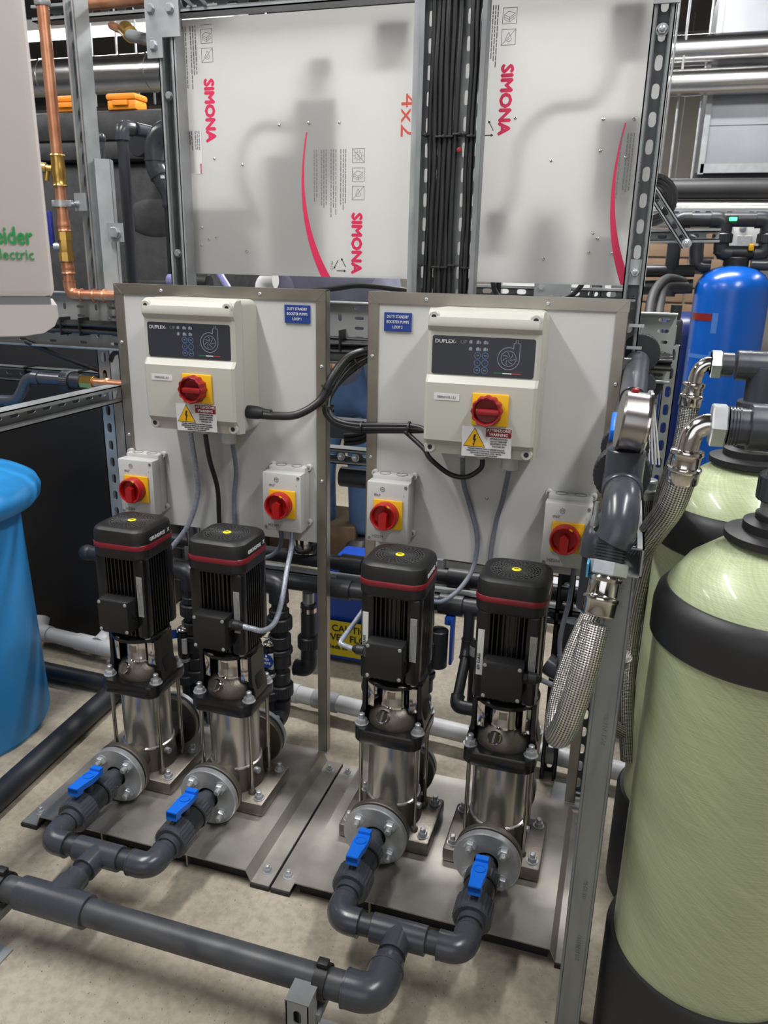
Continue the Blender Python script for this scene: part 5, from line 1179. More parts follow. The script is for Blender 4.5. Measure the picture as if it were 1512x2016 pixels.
MB().lathe([(0.040, 0), (0.040, 0.03), (0.034, 0.034)], (0.915, 1.72, 1.298), n=24).build('neck', BLKB, tb)
MB().cyl((0.855, 1.72, 1.345), (0.965, 1.72, 1.345), 0.022, 20, c=0.002).build('head_body', BLKB, tb)
MB().cyl((0.868, 1.72, 1.345), (0.872, 1.72, 1.345), 0.0245, 20).build('white_ring', WHITE, tb); MB().box((0.952, 1.70, 1.362), (0.016, 0.03, 0.022), 0.004).build('yellow_clip', YEL, tb)
tc = vessel(0.80, 1.95, 0.100, 1.14, 'dark navy vessel half hidden left of the deep blue one', DARKB, False)
t = thing('blue_vessel_pipework', 'dark plastic pipework arching over the deep blue vessel', 'pipework', (0.85, 1.6, 1.3))
y = 1.715
for x in (0.862, 0.998):
    m = MB().cyl((x, y, 1.34), (x, y, 1.43), 0.0225, 18); nut(m, (x, y, 1.375), (0, 0, 1), 0.031, 0.03); m.build('union', PVCD, t)
    MB().elbow((x, y, 1.447), (0, 0, -1), (-1, 0, 0), 0.026, 0.042, n=18).build('elbow', PVCD, t)
    MB().elbow((x, y, 1.343), (0, 0, 1), (1 if x < 0.9 else -1, 0.0, 0), 0.024, 0.034, n=18).build('elbow', PVCD, t)
MB().cyl((0.72, y, 1.447), (0.965, y, 1.447), 0.0225, 18).build('pipe', PVCD, t)
MB().elbow((0.715, y, 1.447), (1, 0, 0), (0, 0, -1), 0.026, 0.042, n=18).build('elbow', PVCD, t)
MB().cyl((0.715, y, 1.20), (0.715, y, 1.42), 0.0225, 18).build('pipe', PVCD, t)
MB().cyl((0.60, y, 1.225), (0.79, y, 1.235), 0.024, 18).build('pipe', PVCD, t); MB().cyl((0.60, y, 1.28), (0.79, y, 1.285), 0.020, 18).build('pipe', PVCD, t)
MB().cyl((0.96, y, 1.31), (1.5, y, 1.31), 0.020, 18).build('pipe', PVC, t)
t = thing('u_pipe', 'grey plastic pipe shaped like an upturned U left of the blue vessel', 'pipework', (0.66, 1.75, 1.2))
m = MB(); m.tube([(0.600, 1.75, 1.05), (0.600, 1.75, 1.33), (0.605, 1.75, 1.375), (0.63, 1.75, 1.395), (0.70, 1.75, 1.395), (0.755, 1.75, 1.395), (0.785, 1.75, 1.38), (0.79, 1.75, 1.34), (0.80, 1.75, 1.305), (0.84, 1.75, 1.30)], 0.024, 18, 5); m.build('pipe', PVC, t)
for k, dz in enumerate((0.0, -0.022)):
    tag(MB().tube([(0.74 + k * .01, 1.35, 1.255 + dz * .6), (0.69, 1.28, 1.262 + dz), (0.655 + k * 0.022, 1.15, 1.22 + dz), (0.650 + k * .025, 1.02, 1.14), (0.668 + k * .02, 0.94, 1.08), (0.71 + k * .01, 0.95, 1.02)], 0.0125, 12, 6).build('rubber_hose', RUBBER), ('outer of two black hoses arching left of the blue vessel', 'inner of two black hoses arching left of the blue vessel')[k], 'hose', 'black hoses left of the blue vessel')
t = thing('side_valve', 'dark grey plastic valve body hanging under the black hoses', 'valve', (0.715, 1.0, 1.05))
MB().bb(0.694, 0.734, 0.985, 1.02, 1.08, 1.165, 0.008).build('valve_body', PVCD, t); MB().bb(0.707, 0.721, 0.980, 0.987, 1.10, 1.15, 0.002).build('window', GALV, t, 0)
MB().cyl((0.714, 1.0, 1.03), (0.714, 1.0, 1.20), 0.014, 14).build('pipe', PVCD, t)
t = thing('perforated_tray', 'short perforated steel tray with a slotted post beside the smaller gauge', 'cable tray', (0.68, 0.85, 0.5))
s = MB(); s.perf((0.622, 0.86, 0.84), (1, 0, 0), (0, 0, 1), 0.07, 0.26, 4, 18, lambda i, j: (0.011, 0.005), 0.0012); s.build('perforated_web', GALV, t, 20)
s = MB(); s.strut((0.712, 0.86, 0.02), (0.712, 0.86, 1.11), (0, 1, 0), w=0.03, d=0.03, pitch=0.045); s.build('slotted_post', GALV, t, 20)
MB().bb(0.68, 0.74, 0.82, 0.90, 0, 0.02).build('foot', GALV, t, 0)
for k in range(5): tag(MB().tube([(0.655 + 0.004 * k, 0.80, 1.06), (0.668 + 0.003 * k, 0.80, 0.98), (0.672 + 0.006 * k, 0.80, 0.90), (0.68 + 0.008 * k, 0.80, 0.82)], 0.0022, 6, 5).build('white_wire', WHITE), 'thin white wire hanging in front of the small perforated tray, one of five', 'wire', 'thin white wires by the small tray')
# slotted angle brackets behind
t = thing('slotted_bracket', 'diagonal slotted steel brace meeting a level rail left of the blue vessel', 'steel bracket', (0.7, 1.5, 1.3))
s = MB(); s.strut((0.56, 1.50, 1.60), (0.745, 1.50, 1.36), (0, -1, 0), w=0.035, d=0.03); s.build('diagonal_strut', GALV, t, 20)
s = MB(); s.strut((0.55, 1.56, 1.385), (0.84, 1.56, 1.392), (0, -1, 0)); s.build('level_strut', GALV, t, 20)
MB().hexa((0.742, 1.48, 1.365), (0, -1, 0), 0.012, 0.008, 0.006).build('bolt', ZINC, t)
MB().bb(0.53, 0.57, 1.53, 1.57, 0, 1.62).build('upright_post', GALVD, t, 0)
t = thing('rear_bracket', 'slotted steel rail and square bracket seen under the narrower milky sheet', 'steel bracket', (0.4, 1.2, 1.1))
s = MB(); s.strut((0.10, 1.20, 1.215), (0.62, 1.20, 1.215), (0, -1, 0), w=0.035); s.build('level_strut', GALV, t, 20)
s = MB(); s.strut((0.50, 1.23, 0.1), (0.50, 1.23, 1.28), (0, -1, 0)); s.build('slotted_post', GALV, t, 20)
MB().bb(0.325, 0.43, 1.165, 1.175, 1.18, 1.275).build('square_bracket', GALV, t, 0)
for x in (0.345, 0.375): MB().hexa((x, 1.165, 1.23 - (x - .345)), (0, -1, 0), 0.008, 0.006).build('bolt', ZINC, t)
tag(MB().tube([(0.24, 0.9, 1.32), (0.255, 0.9, 1.225), (0.31, 0.9, 1.19), (0.38, 0.9, 1.195), (0.46, 0.9, 1.225), (0.50, 0.9, 1.30)], 0.0065, 10, 8).build('sagging_cable', CABLE), 'black cable sagging under the narrower milky sheet', 'cable')
tag(MB().tube([(0.258, 0.92, 1.35), (0.262, 0.92, 1.15)], 0.007, 10, 1).build('sagging_cable', CABLE), 'black cable dropping beside the sagging cable under the narrower sheet', 'cable')
t = thing('coiled_cable', 'coil of black cable hanging behind the right upright', 'cable', (0.68, 1.6, 1.5))
m = MB()
for k in range(6): m.lathe([(0.075 - k * 0.006, -0.003), (0.081 - k * 0.006, -0.003), (0.081 - k * 0.006, 0.003), (0.075 - k * 0.006, 0.003)], (0.625, 1.62 + k * .004, 1.50), (0.15, 1, 0.1 * (k % 2)), 24, closed=True)
m.build('coil', CABLE, t)
t = thing('isolator_box', 'grey isolator box with round lugs behind the blue vessel', 'switch', (0.93, 2.0, 1.3))
MB().bb(0.885, 1.02, 2.0, 2.06, 1.34, 1.47, 0.006).build('box', LGREY, t); MB().bb(0.93, 0.97, 2.06, 2.10, 0, 1.5).build('mounting_post', GALVD, t, 0)
for x in (0.905, 0.95): MB().lathe([(0.012, 0), (0.012, 0.006), (0.006, 0.008)], (x, 2.0, 1.435), (0, -1, 0), 14).build('lug', ZINC, t)
MB().bb(0.935, 0.985, 1.995, 2.0, 1.36, 1.41, 0.002).build('plate', LABELG, t, 0)

# ---------------- ducts and lagged pipes, top right ----------------
def clad(name, lb, z, y, r, x0, x1, mm, seam=True, dz=0.0):
    t = thing(name, lb, 'duct pipe', ((x0 + x1) / 2, y, z - r))
    MB().cyl((x0, y, z), (x1, y, z + dz), r, 40).build('cladding', mm, t)
    if seam:
        m = MB(); x = x0 + 0.3
        while x < x1: m.cyl((x, y, z + dz * (x - x0) / (x1 - x0)), (x + 0.012, y, z + dz * (x - x0) / (x1 - x0)), r + 0.003, 40); x += 0.55
        m.build('joint_band', mm, t)
    x = x0 + 0.35
    while x < x1: MB().cyl((x, y, z), (x, y, CEIL), 0.005, 6).build('hanging_rod', ZINC, t); x += 0.9
    return t
clad('lagged_pipe', 'wrinkled foil-clad pipe nearest the ceiling at the top right', 2.235, 3.0, 0.062, 0.35, 3.4, FOIL)
clad('lagged_pipe', 'smooth silver clad pipe just below the wrinkled one at the top right', 2.095, 2.95, 0.055, 0.35, 3.4, mat('smooth_cladding', S(205, 204, 202), 0.25, 1.0, 0.06, 3), False)
clad('lagged_pipe', 'dark lagged pipe passing below the ducts at the right', 1.605, 2.45, 0.040, 0.30, 3.4, DUCTD, False)
clad('lagged_pipe', 'silver clad pipe below the big duct at the right', 1.528, 2.45, 0.034, 0.30, 3.4, mat('smooth_cladding', (1, 1, 1)), False)
clad('lagged_pipe', 'silver duct pipe running behind the copper pipe at the left', 2.055, 2.1, 0.075, -4.0, -0.6, FOIL)
t = thing('main_duct', 'large square galvanised duct at the right under the silver pipes', 'duct', (1.4, 3.4, 1.66))
MB().bb(0.842, 2.6, 3.05, 3.9, 1.745, 2.60).build('duct_body', DUCT, t, 0)
for z in (1.745, 2.60): MB().bb(0.835, 2.6, 3.03, 3.06, z - 0.02, z + 0.02).build('flange', GALV, t, 0)
MB().bb(0.825, 0.850, 3.03, 3.06, 1.72, 2.62).build('flange', GALV, t, 0)
MB().prism([(0.84, 1.745), (0.62, 1.60), (2.6, 1.60), (2.6, 1.745)], 0, -0.7, T((0, 3.1, 0), FRONT)).build('lower_transition', mat('dull_duct', S(84, 86, 90), 0.4, 0.75, 0.3, 5), t, 0)
MB().bb(0.835, 2.6, 3.045, 3.052, 1.93, 1.936).build('crease', DUCT, t, 0)
for x in (0.80, 0.70): MB().cyl((x, 3.0, 1.66), (x, 3.0, CEIL), 0.006, 8).build('hanging_rod', ZINC, t)
t = thing('duct_run', 'smaller galvanised duct run close to the ceiling, top right corner', 'duct', (1.5, 3.9, 2.62))
MB().bb(0.95, 2.8, 3.0, 3.9, 2.63, 3.0).build('duct_body', mat('dull_duct', (0, 0, 0)), t, 0)
t = thing('steel_beam', 'dark steel beam crossing above the right upright', 'beam', (0.7, 4.2, 2.35))
m = MB().bb(-4.0, 3.9, 4.1, 4.25, 2.55, 2.58); m.bb(-4.0, 3.9, 4.16, 4.18, 2.36, 2.58); m.bb(-4.0, 3.9, 4.1, 4.25, 2.34, 2.36); m.build('i_beam', DUCTD, t, 0)
t = thing('ladder_tray', 'small perforated tray below the dark lagged pipe at the right', 'cable tray', (1.2, 2.5, 1.44))
s = MB(); s.perf((0.55, 2.35, 1.475), (1, 0, 0), (0, 0, 1), 1.6, 0.045, 40, 2, lambda i, j: (0.022, 0.010), 0.0012); s.build('perforated_web', GALVD, t, 20)
t = thing('green_lamp', 'small glowing green indicator above the blue vessel', 'indicator', (0.87, 1.9, 1.45))
MB().bb(0.862, 0.884, 1.56, 1.575, 1.436, 1.446, 0.002).build('lens', mat('green_glow', (0, 1, 0.2), 0.4, emit=(0.05, 1, 0.2), estr=4.0), t)
MB().bb(0.855, 0.888, 1.572, 1.60, 1.428, 1.452, 0.002).build('housing', BLACKC, t)
# lit bay far behind on the right
t = thing('batten_light', 'distant white batten light glimpsed above the blue vessel', 'light', (1.15, 5.5, 1.62), None)
MB().bb(0.75, 1.5, 5.5, 5.6, 1.66, 1.70).build('diffuser', LAMPE, t)
MB().bb(0.72, 1.53, 5.48, 5.62, 1.70, 1.74).build('housing', LGREY, t)
for x in (0.8, 1.45): MB().cyl((x, 5.55, 1.74), (x, 5.55, CEIL), 0.004, 6).build('hanging_rod', ZINC, t)

# ---------------- left side ----------------
# pale cabinet, very near the camera
t = thing('pale_cabinet', 'pale pinkish cabinet at the left edge, closest to the camera, with green lettering', 'cabinet', (-0.16, -0.41, 1.19))
MB().bb(-0.34, 0.0145, -0.50, -0.36, 1.242, 1.72, 0.010).build('body', CABINET, t)
m = MB(); pr = [(-0.34, 1.236), (0.0155, 1.236), (0.0160, 1.224), (0.011, 1.214), (0.0, 1.207), (-0.02, 1.204), (-0.34, 1.201)]
m.prism(pr, 0.0, -0.145, T((0, -0.503, 0), FRONT)); m.build('lower_cover', CABINET, t, 50)
MB().bb(-0.33, 0.0100, -0.497, -0.37, 1.234, 1.244).build('shadow_gap', GREYPR, t, 0)
text('Schneider', 0.0240, (-0.0015, -0.5008, 1.3045), GREENPR, t, align='RIGHT', bold=0.0004, sx=0.72)
text('Electric', 0.0150, (-0.0015, -0.5008, 1.2865), GREENPR, t, align='RIGHT', sx=0.88)
MB().bb(-0.33, -0.29, -0.44, -0.40, 0, 1.70).build('mounting_post', GALVD, t, 0)
MB().bb(-0.36, -0.26, -0.47, -0.37, 0, 0.01).build('foot_plate', GALVD, t, 0)
piv = Matrix.Translation((0.0145, -0.5, 0)) @ Matrix.Rotation(math.radians(41), 4, 'Z') @ Matrix.Translation((-0.0145, 0.5, 0))
t.matrix_world = piv @ Matrix.Translation(t.location)

# sky blue drum
t = thing('blue_drum', 'sky blue plastic drum with a wide lid at the left edge', 'drum', (-1.15, 0.28, 0))
cx, cy = -1.150, 0.280
MB().lathe([(0.270, 0.0), (0.278, 0.02), (0.262, 0.60), (0.262, 0.66)], (cx, cy, 0), n=72).build('body', DRUMB, t)
MB().lathe([(0.305, 0.652), (0.318, 0.668), (0.322, 0.690), (0.314, 0.708), (0.290, 0.722), (0.20, 0.742), (0.0, 0.750)], (cx, cy, 0), n=72).build('lid', DRUMB, t)

# tanks
t = thing('black_tank', 'large smooth black tank behind the drum', 'tank', (-1.8, 1.4, 0))
MB().bb(-2.9, -0.965, 0.86, 2.1, 0.0, 1.10, 0.03).build('tank_body', TANKM, t)
t = thing('grey_tank', 'tall dark grey moulded tank behind the copper pipe', 'tank', (-1.8, 1.9, 0))
MB().bb(-2.9, -0.90, 1.27, 2.05, 0.0, 1.60, 0.03).build('tank_body', TANKG, t)
MB().bb(-2.93, -0.86, 1.24, 2.08, 1.60, 1.66, 0.015).build('tank_rim', TANKG, t)
MB().bb(-2.9, -0.90, 1.26, 2.05, 1.66, 1.76, 0.03).build('tank_top', TANKG, t)
MB().bb(-1.15, -0.90, 1.245, 1.28, 1.19, 1.215, 0.006).build('moulded_rib', TANKG, t)
MB().sph((-0.99, 1.275, 1.42), 0.11, 24, 12, (1.1, 0.15, 0.6)).build('moulded_boss', TANKG, t)
for k, (x, lb) in enumerate(((-1.318, 'orange plastic box on the tank top, left of the steel post'), (-1.10, 'orange plastic box on the tank top, right of the steel post'))):
    z = 1.76; t = thing('orange_box', lb, 'box', (x, 1.31, z), 'orange plastic boxes on the tank')
    MB().bb(x - 0.055, x + 0.055, 1.28, 1.35, z, z + 0.030, 0.006).build('box_body', ORANGE, t)
    MB().bb(x - 0.058, x + 0.058, 1.276, 1.354, z + 0.030, z + 0.050, 0.008).build('lid', ORANGE, t)
    MB().bb(x - 0.03, x + 0.03, 1.27, 1.278, z + 0.012, z + 0.028, 0.002).build('catch', ORANGE, t)
# overflow and outlet pipes on the tank
t = thing('tank_pipe', 'slim grey pipe rising to an elbow on the tank flank', 'pipework', (-0.9, 0.95, 0.9), 'grey pipes on the moulded tank')
yy = 0.93
MB().bb(-0.90, -0.84, 0.93, 1.28, 1.00, 1.02).build('wall_bracket', GALVD, t, 0)
MB().cyl((-0.865, yy, 0.9), (-0.865, yy, 1.63), 0.0165, 18).build('pipe', PVCP, t)
m = MB().elbow((-0.865, yy, 1.648), (0, 0, -1), (0.35, 0.9, 0.0), 0.0205, 0.034); m.build('elbow', PVC, t)
MB().cyl((-0.845, yy + 0.04, 1.648), (-0.80, yy + 0.32, 1.648), 0.0185, 18).build('pipe', PVC, t)
m = MB(); nut(m, (-0.93, 1.10, 1.635), (0.25, 0.97, 0), 0.043, 0.05, 30); m.build('tank_fitting', PVCD, t)
t = thing('tank_pipe', 'thick grey pipe bending twice down the tank flank', 'pipework', (-0.78, 0.95, 0.9), 'grey pipes on the moulded tank')
m = MB(); m.tube([(-0.60, 0.95, 1.638), (-0.70, 0.95, 1.640), (-0.745, 0.95, 1.632), (-0.770, 0.95, 1.600), (-0.772, 0.95, 1.56), (-0.768, 0.95, 1.535), (-0.745, 0.95, 1.50), (-0.725, 0.95, 1.465), (-0.722, 0.95, 1.43)], 0.030, 26, 6); m.build('bends', PVC, t)
MB().cyl((-0.722, 0.95, 0.0), (-0.722, 0.95, 1.44), 0.0262, 24).build('pipe', PVCP, t)
for p, d_ in (((-0.772, 0.95, 1.560), (0, 0, 1)), ((-0.757, 0.95, 1.517), (-0.5, 0, 1)), ((-0.722, 0.95, 1.436), (0, 0, 1))): MB().lathe([(0.030, -0.002), (0.0325, -0.002), (0.0325, 0.002), (0.030, 0.002)], p, d_, 26, closed=True).build('socket_rim', PVC, t)
MB().box((-0.735, 0.922, 1.512), (0.012, 0.003, 0.009), 0.001).build('white_mark', WHITE, t)
t = thing('tank_pipe', 'thin pale grey pipe on the tank beside the steel post', 'pipework', (-0.9, 0.85, 0.9), 'grey pipes on the moulded tank')
MB().cyl((-0.845, 0.80, 0.0), (-0.845, 0.80, 1.60), 0.010, 14).build('pipe', PVC, t); MB().sph((-0.845, 0.80, 1.60), 0.014).build('cap', PVC, t)

# steel post, copper line
t = thing('strut_upright', 'steel strut post carrying the copper pipe clip at the left', 'steel post', (-0.745, 0.60, 0))
s = MB(); s.strut((-0.742, 0.60, 1.197), (-0.742, 0.60, 1.885), (-0.35, -1, 0)); s.build('strut_channel', GALV, t, 20)
s = MB(); s.strut((-0.700, 0.60, 1.197), (-0.700, 0.60, 1.52), (-0.5, 1, 0), slots=False); s.build('stiffening_channel', GALV, t, 20)
s = MB(); s.strut((-0.775, 0.655, 0.006), (-0.775, 0.655, 1.05), (0, 1, 0)); s.build('lower_channel', GALV, t, 20)
MB().bb(-0.82, -0.72, 0.61, 0.70, 0, 0.006).build('foot_plate', GALV, t, 0)
MB().bb(-0.685, -0.640, 0.573, 0.577, 1.325, 1.370).build('side_plate', GALV, t, 0); MB().hexa((-0.662, 0.573, 1.347), (0, -1, 0.1), 0.014, 0.010).build('bolt', ZINC, t)
MB().bb(-0.770, -0.735, 0.566, 0.570, 1.398, 1.44).build('side_plate', GALV, t, 0); MB().hexa((-0.762, 0.566, 1.415), (0, -1, 0), 0.006, 0.006, 0.003).build('bolt', ZINC, t)
t = thing('copper_line', 'copper pipe with brass drain tap and blue lever valve at the left', 'pipework', (-0.80, 0.56, 1.18)); cx, cy = -0.808, 0.565
MB().cyl((cx, cy, 1.475), (cx, cy, 1.90), 0.0140, 24).build('copper_tube', COPPER, t)
MB().cyl((cx, cy, 1.22), (cx, cy, 1.48), 0.0135, 24).build('copper_tube', COPPER, t)
MB().lathe([(0.0165, 0), (0.0185, 0.002), (0.0165, 0.005), (0.0165, 0.020), (0.0180, 0.028), (0.0180, 0.044), (0.0165, 0.052), (0.0165, 0.070), (0.0185, 0.072), (0.0165, 0.075)], (cx, cy, 1.455), n=24).build('drain_tee', BRASS, t)
m = MB().cyl((cx, cy, 1.494), (cx - 0.032, cy - 0.012, 1.498), 0.0085, 16); m.cyl((cx - 0.028, cy - 0.01, 1.498), (cx - 0.040, cy - 0.016, 1.499), 0.0120, 12, c=0.001); m.cyl((cx - 0.026, cy - 0.01, 1.49), (cx - 0.030, cy - 0.012, 1.468), 0.0062, 14); m.build('drain_cock', BRASS, t)
m = MB().lathe([(0.0148, -0.008), (0.0178, -0.008), (0.0178, 0.008), (0.0148, 0.008)], (cx, cy, 1.415), n=24, closed=True); m.box((cx + 0.024, cy, 1.415), (0.016, 0.012, 0.016), 0.002); m.box((cx - 0.022, cy, 1.415), (0.010, 0.012, 0.016), 0.002); m.cyl((cx + 0.028, cy, 1.415), (cx + 0.05, cy, 1.412), 0.004, 8); m.build('pipe_clip', ZINC, t)
for z in (1.352, 1.248): MB().lathe([(0.0170, 0), (0.0178, 0.002), (0.0160, 0.005), (0.0165, 0.012), (0.0175, 0.016), (0.0160, 0.020), (0.0165, 0.028)], (cx, cy, z - 0.004), n=24).build('press_socket', COPPER, t)
MB().lathe([(0.0195, 0), (0.0195, 0.022), (0.0165, 0.022), (0.0175, 0.03), (0.0175, 0.052), (0.0195, 0.052), (0.0195, 0.072)], (cx, cy, 1.275), n=8).build('ball_valve_body', BRASS, t)
MB().cyl((cx, cy, 1.312), (cx - 0.028, cy - 0.012, 1.312), 0.009, 10, c=0.001).build('valve_spindle', ZINC, t)
MB().box((cx - 0.030, cy - 0.014, 1.355), (0.014, 0.012, 0.085), 0.005).build('blue_lever', mat('navy_lever', S(30, 44, 120), .4), t)
m = MB().elbow((cx, cy, 1.192), (0, 0, 1), (1, 0, 0), 0.0155, 0.035); m.build('elbow', COPPER, t)
MB().cyl((cx + 0.02, cy, 1.192), (-0.60, cy, 1.192), 0.0138, 22).build('copper_tube', COPPER, t)
for x in (cx + 0.036, cx + 0.075, cx + 0.105, -0.645): MB().lathe([(0.0145, -0.003), (0.0175, 0), (0.0145, 0.003)], (x, cy, 1.192), (1, 0, 0), 22).build('press_ring', COPPER, t)
MB().lathe([(0.0165, -0.01), (0.0185, -0.006), (0.0185, 0.006), (0.0165, 0.01)], (cx, cy, 1.862), n=22).build('top_collar', ZINC, t)
m = MB().cyl((-0.79, 0.66, 1.878), (-0.30, 0.66, 1.884), 0.0145, 22); 
t2_ = thing('copper_crossing', 'level copper pipe along the very top left', 'pipe', (-0.5, 0.66, 1.84)); m.build('copper_tube', COPPER, t2_)
t3_ = thing('top_rail', 'steel rail under the level copper pipe at the top left', 'steel rail', (-0.6, 0.72, 1.82)); s = MB(); s.strut((-1.0, 0.78, 1.900), (-0.45, 0.78, 1.900), (0, -1, 0)); s.build('strut_channel', GALVD, t3_, 20)
t = thing('stub_pipe', 'short copper capped pipe on a receding steel rail at the top left', 'pipe', (-0.85, 1.0, 1.85))
MB().cyl((-0.99, 1.10, 1.955), (-0.845, 0.98, 1.895), 0.012, 16).build('copper_tube', COPPER, t); MB().cyl((-0.875, 1.0, 1.915), (-0.835, 0.965, 1.890), 0.022, 16).build('cap', BRASS, t)
MB().cyl((-0.86, 0.985, 1.896), (-0.62, 0.76, 1.812), 0.016, 14).build('steel_pipe', GALVD, t)

# receding strut arm and grey pipe crossing to the left board
t = thing('cantilever_rail', 'slotted strut arm reaching towards the camera from the left board', 'steel rail', (-0.61, 0.0, 0.94))
s = MB(); s.strut((-0.617, -0.75, 0.9615), (-0.617, 0.455, 0.9615), (1, 0, 0)); s.build('strut_channel', GALV, t, 20)
t = thing('copper_joint_pipe', 'grey pipe with a swan-neck bend joining a copper tail left of the board', 'pipework', (-0.85, 0.6, 0.94)); y = 0.60; z = 0.957
m = MB(); m.tube([(-1.35, y, 0.885), (-1.20, y, 0.885), (-1.095, y, 0.887), (-1.055, y, 0.893), (-1.030, y, 0.920), (-1.012, y, 0.948), (-0.985, y, 0.960), (-0.95, y, 0.960), (-0.87, y, 0.960)], 0.0165, 20, 6); m.build('pipe', PVC, t)
m = MB(); m.cyl((-1.14, y, 0.886), (-1.18, y, 0.886), 0.026, 20, c=0.002); m.cyl((-0.985, y, 0.960), (-0.965, y, 0.960), 0.0195, 20); m.build('socket', PVC, t)
m = MB(); nut(m, (-0.885, y, 0.959), (1, 0, 0), 0.027, 0.026); m.cyl((-0.86, y, 0.959), (-0.825, y, 0.958), 0.021, 20, c=0.002); m.build('union_nut', PVCD, t)
MB().cyl((-0.825, y, 0.958), (-0.785, y, 0.958), 0.0185, 8, c=0.001).build('brass_connector', BRASS, t); MB().cyl((-0.79, y, 0.958), (-0.55, y, 0.956), 0.0130, 20).build('copper_tube', COPPER, t)
MB().lathe([(0.0135, -0.006), (0.017, -0.003), (0.017, 0.003), (0.0135, 0.006)], (-0.745, y, 0.957), (1, 0, 0), 20).build('press_ring', COPPER, t)
MB().bb(-1.20, -1.13, y - 0.03, y - 0.01, 0.918, 0.932, 0.003).build('blue_lever', BLUE, t)
t = thing('strut_rail', 'slotted steel rail behind the swan-neck pipe at the left', 'steel rail', (-1.0, 0.70, 0.93))
s = MB(); s.strut((-1.6, 0.70, 0.952), (-0.60, 0.70, 0.952), (0, -1, 0)); s.build('strut_channel', GALVD, t, 20)
for x in (-1.08, -0.89): MB().bb(x - 0.002, x + 0.002, 0.672, 0.728, 0.928, 0.977).build('cable_tie', BLACKC, t, 0)
tag(MB().tube([(-1.0, 0.60, 1.06), (-0.93, 0.62, 1.03), (-0.85, 0.64, 1.00), (-0.80, 0.65, 0.985), (-0.775, 0.65, 0.99), (-0.755, 0.64, 1.02), (-0.72, 0.62, 1.042), (-0.64, 0.60, 1.045), (-0.56, 0.60, 1.03)], 0.007, 10, 8).build('hanging_cable', CABLE), 'black cable sagging below the tray at the left', 'cable')

# floor pipes
t = thing('waste_pipe', 'pale grey plastic waste pipe lying along the floor behind the pumps', 'pipe', (0, 0.7, 0))
MB().cyl((-1.23, 0.765, 0.052), (0.95, 0.585, 0.052), 0.0250, 28).build('pipe', WPIPE, t)
a, b = Vector((-1.23, 0.765, 0.052)), Vector((0.95, 0.585, 0.052)); d_ = (b - a).normalized()
for q, L in ((0.0, 0.05), (0.17, 0.10), (0.27, 0.06), (0.95, 0.06), (1.06, 0.08)): MB().cyl(a + d_ * q, a + d_ * (q + L), 0.0285, 28, c=0.001).build('socket', WPIPE if q < 1 else mat('grey_sleeve', S(150, 150, 152), .45), t)
m = MB().elbow(a, d_, (-0.2, 0.5, 0.5), 0.0275, 0.05); m.elbow(a + d_ * 0.26 + Vector((0, 0.04, 0.012)), (0, -1, -0.1), (0.3, 0.3, 0.6), 0.0275, 0.045); m.build('bend', WPIPE, t)
for x in (-0.9, 0.1, 0.8): MB().bb(x - 0.015, x + 0.015, 0.70 - 0.06 * (x > 0) - 0.02 * (x > .5) + 0.0, 0.76 - 0.06 * (x > 0) - 0.02 * (x > .5), 0.0, 0.03, 0.002).build('floor_bracket', GALVD, t)
t = thing('floor_pipe', 'black pipe lying on the floor beside the left skid plate, running away from the camera', 'pipe', (-0.75, 0.2, 0))
MB().cyl((-0.705, -0.45, 0.031), (-0.775, 0.56, 0.031), 0.031, 28).build('pipe', mat('black_pipe', S(34, 36, 42), .45, 0, .3, 20), t)
t = thing('floor_pipe', 'black pipe lying level on the floor behind the sky blue drum', 'pipe', (-1.1, 0.58, 0))
MB().cyl((-1.6, 0.60, 0.030), (-0.70, 0.575, 0.030), 0.0260, 24).build('pipe', mat('black_pipe', (0, 0, 0)), t)
tag(MB().lathe([(0.016, 0), (0.014, 0.002), (0.0, 0.003)], (-0.83, -0.02, 0), n=20).build('floor_plug', mat('floor_plug_grey', S(150, 146, 136), .6)), 'small round grey floor plug left of the left skid plate', 'floor plug')

# ---------------- things behind the boards ----------------
# mop bucket
t = thing('mop_bucket', 'blue mop bucket with a yellow caution label behind the gap between the boards', 'bucket', (-0.17, 1.12, 0))
def quad(x0, x1, y0, y1, z): return [Vector((x, y, z)) for x, y in rr((x1 - x0) / 2, (y1 - y0) / 2, 0.03, 4, (x0 + x1) / 2, (y0 + y1) / 2)]
MB().loft([quad(-0.300, -0.03, 1.00, 1.20, 0.012), quad(-0.322, 0.02, 0.985, 1.23, 0.25), quad(-0.335, 0.03, 0.975, 1.24, 0.262), quad(-0.335, 0.03, 0.975, 1.24, 0.275), quad(-0.318, 0.015, 0.995, 1.22, 0.275), quad(-0.30, 0.0, 1.01, 1.20, 0.20)]).build('tub', BUCKB, t)
MB().bb(-0.27, -0.03, 1.04, 1.22, 0.27, 0.34, 0.012).build('wringer', BUCKB, t); MB().bb(-0.24, -0.05, 1.035, 1.05, 0.285, 0.30).build('wringer_slot', BLACKC, t)
lb_ = MB().prism([(-0.262, 0.030), (0.005, 0.030), (0.012, 0.160), (-0.270, 0.160)], 0, 0.001, T((0, 0.9895, 0), FRONT @ Matrix.Rotation(0.05, 3, 'X'))).build('caution_label', YLAB, t, 0)
R5 = FRONT @ Matrix.Rotation(0.05, 3, 'X')
for ln, z, s_, bl in (('CAUTION', 0.132, 0.034, 0.0006), ('WET FLOOR', 0.098, 0.034, 0.0006), ('vileda so', 0.062, 0.022, 0.0006)):
    text(ln, s_, (-0.255 if ln[0] != 'C' else -0.235, 0.9880 - 0.052 * z, z), BLKPR, lb_, R=R5, align='LEFT', bold=bl, sx=1.0)
for x in (-0.27, -0.06): MB().sph((x, 1.1, 0.014), 0.014, 10, 6).build('castor', BLACKC, t)
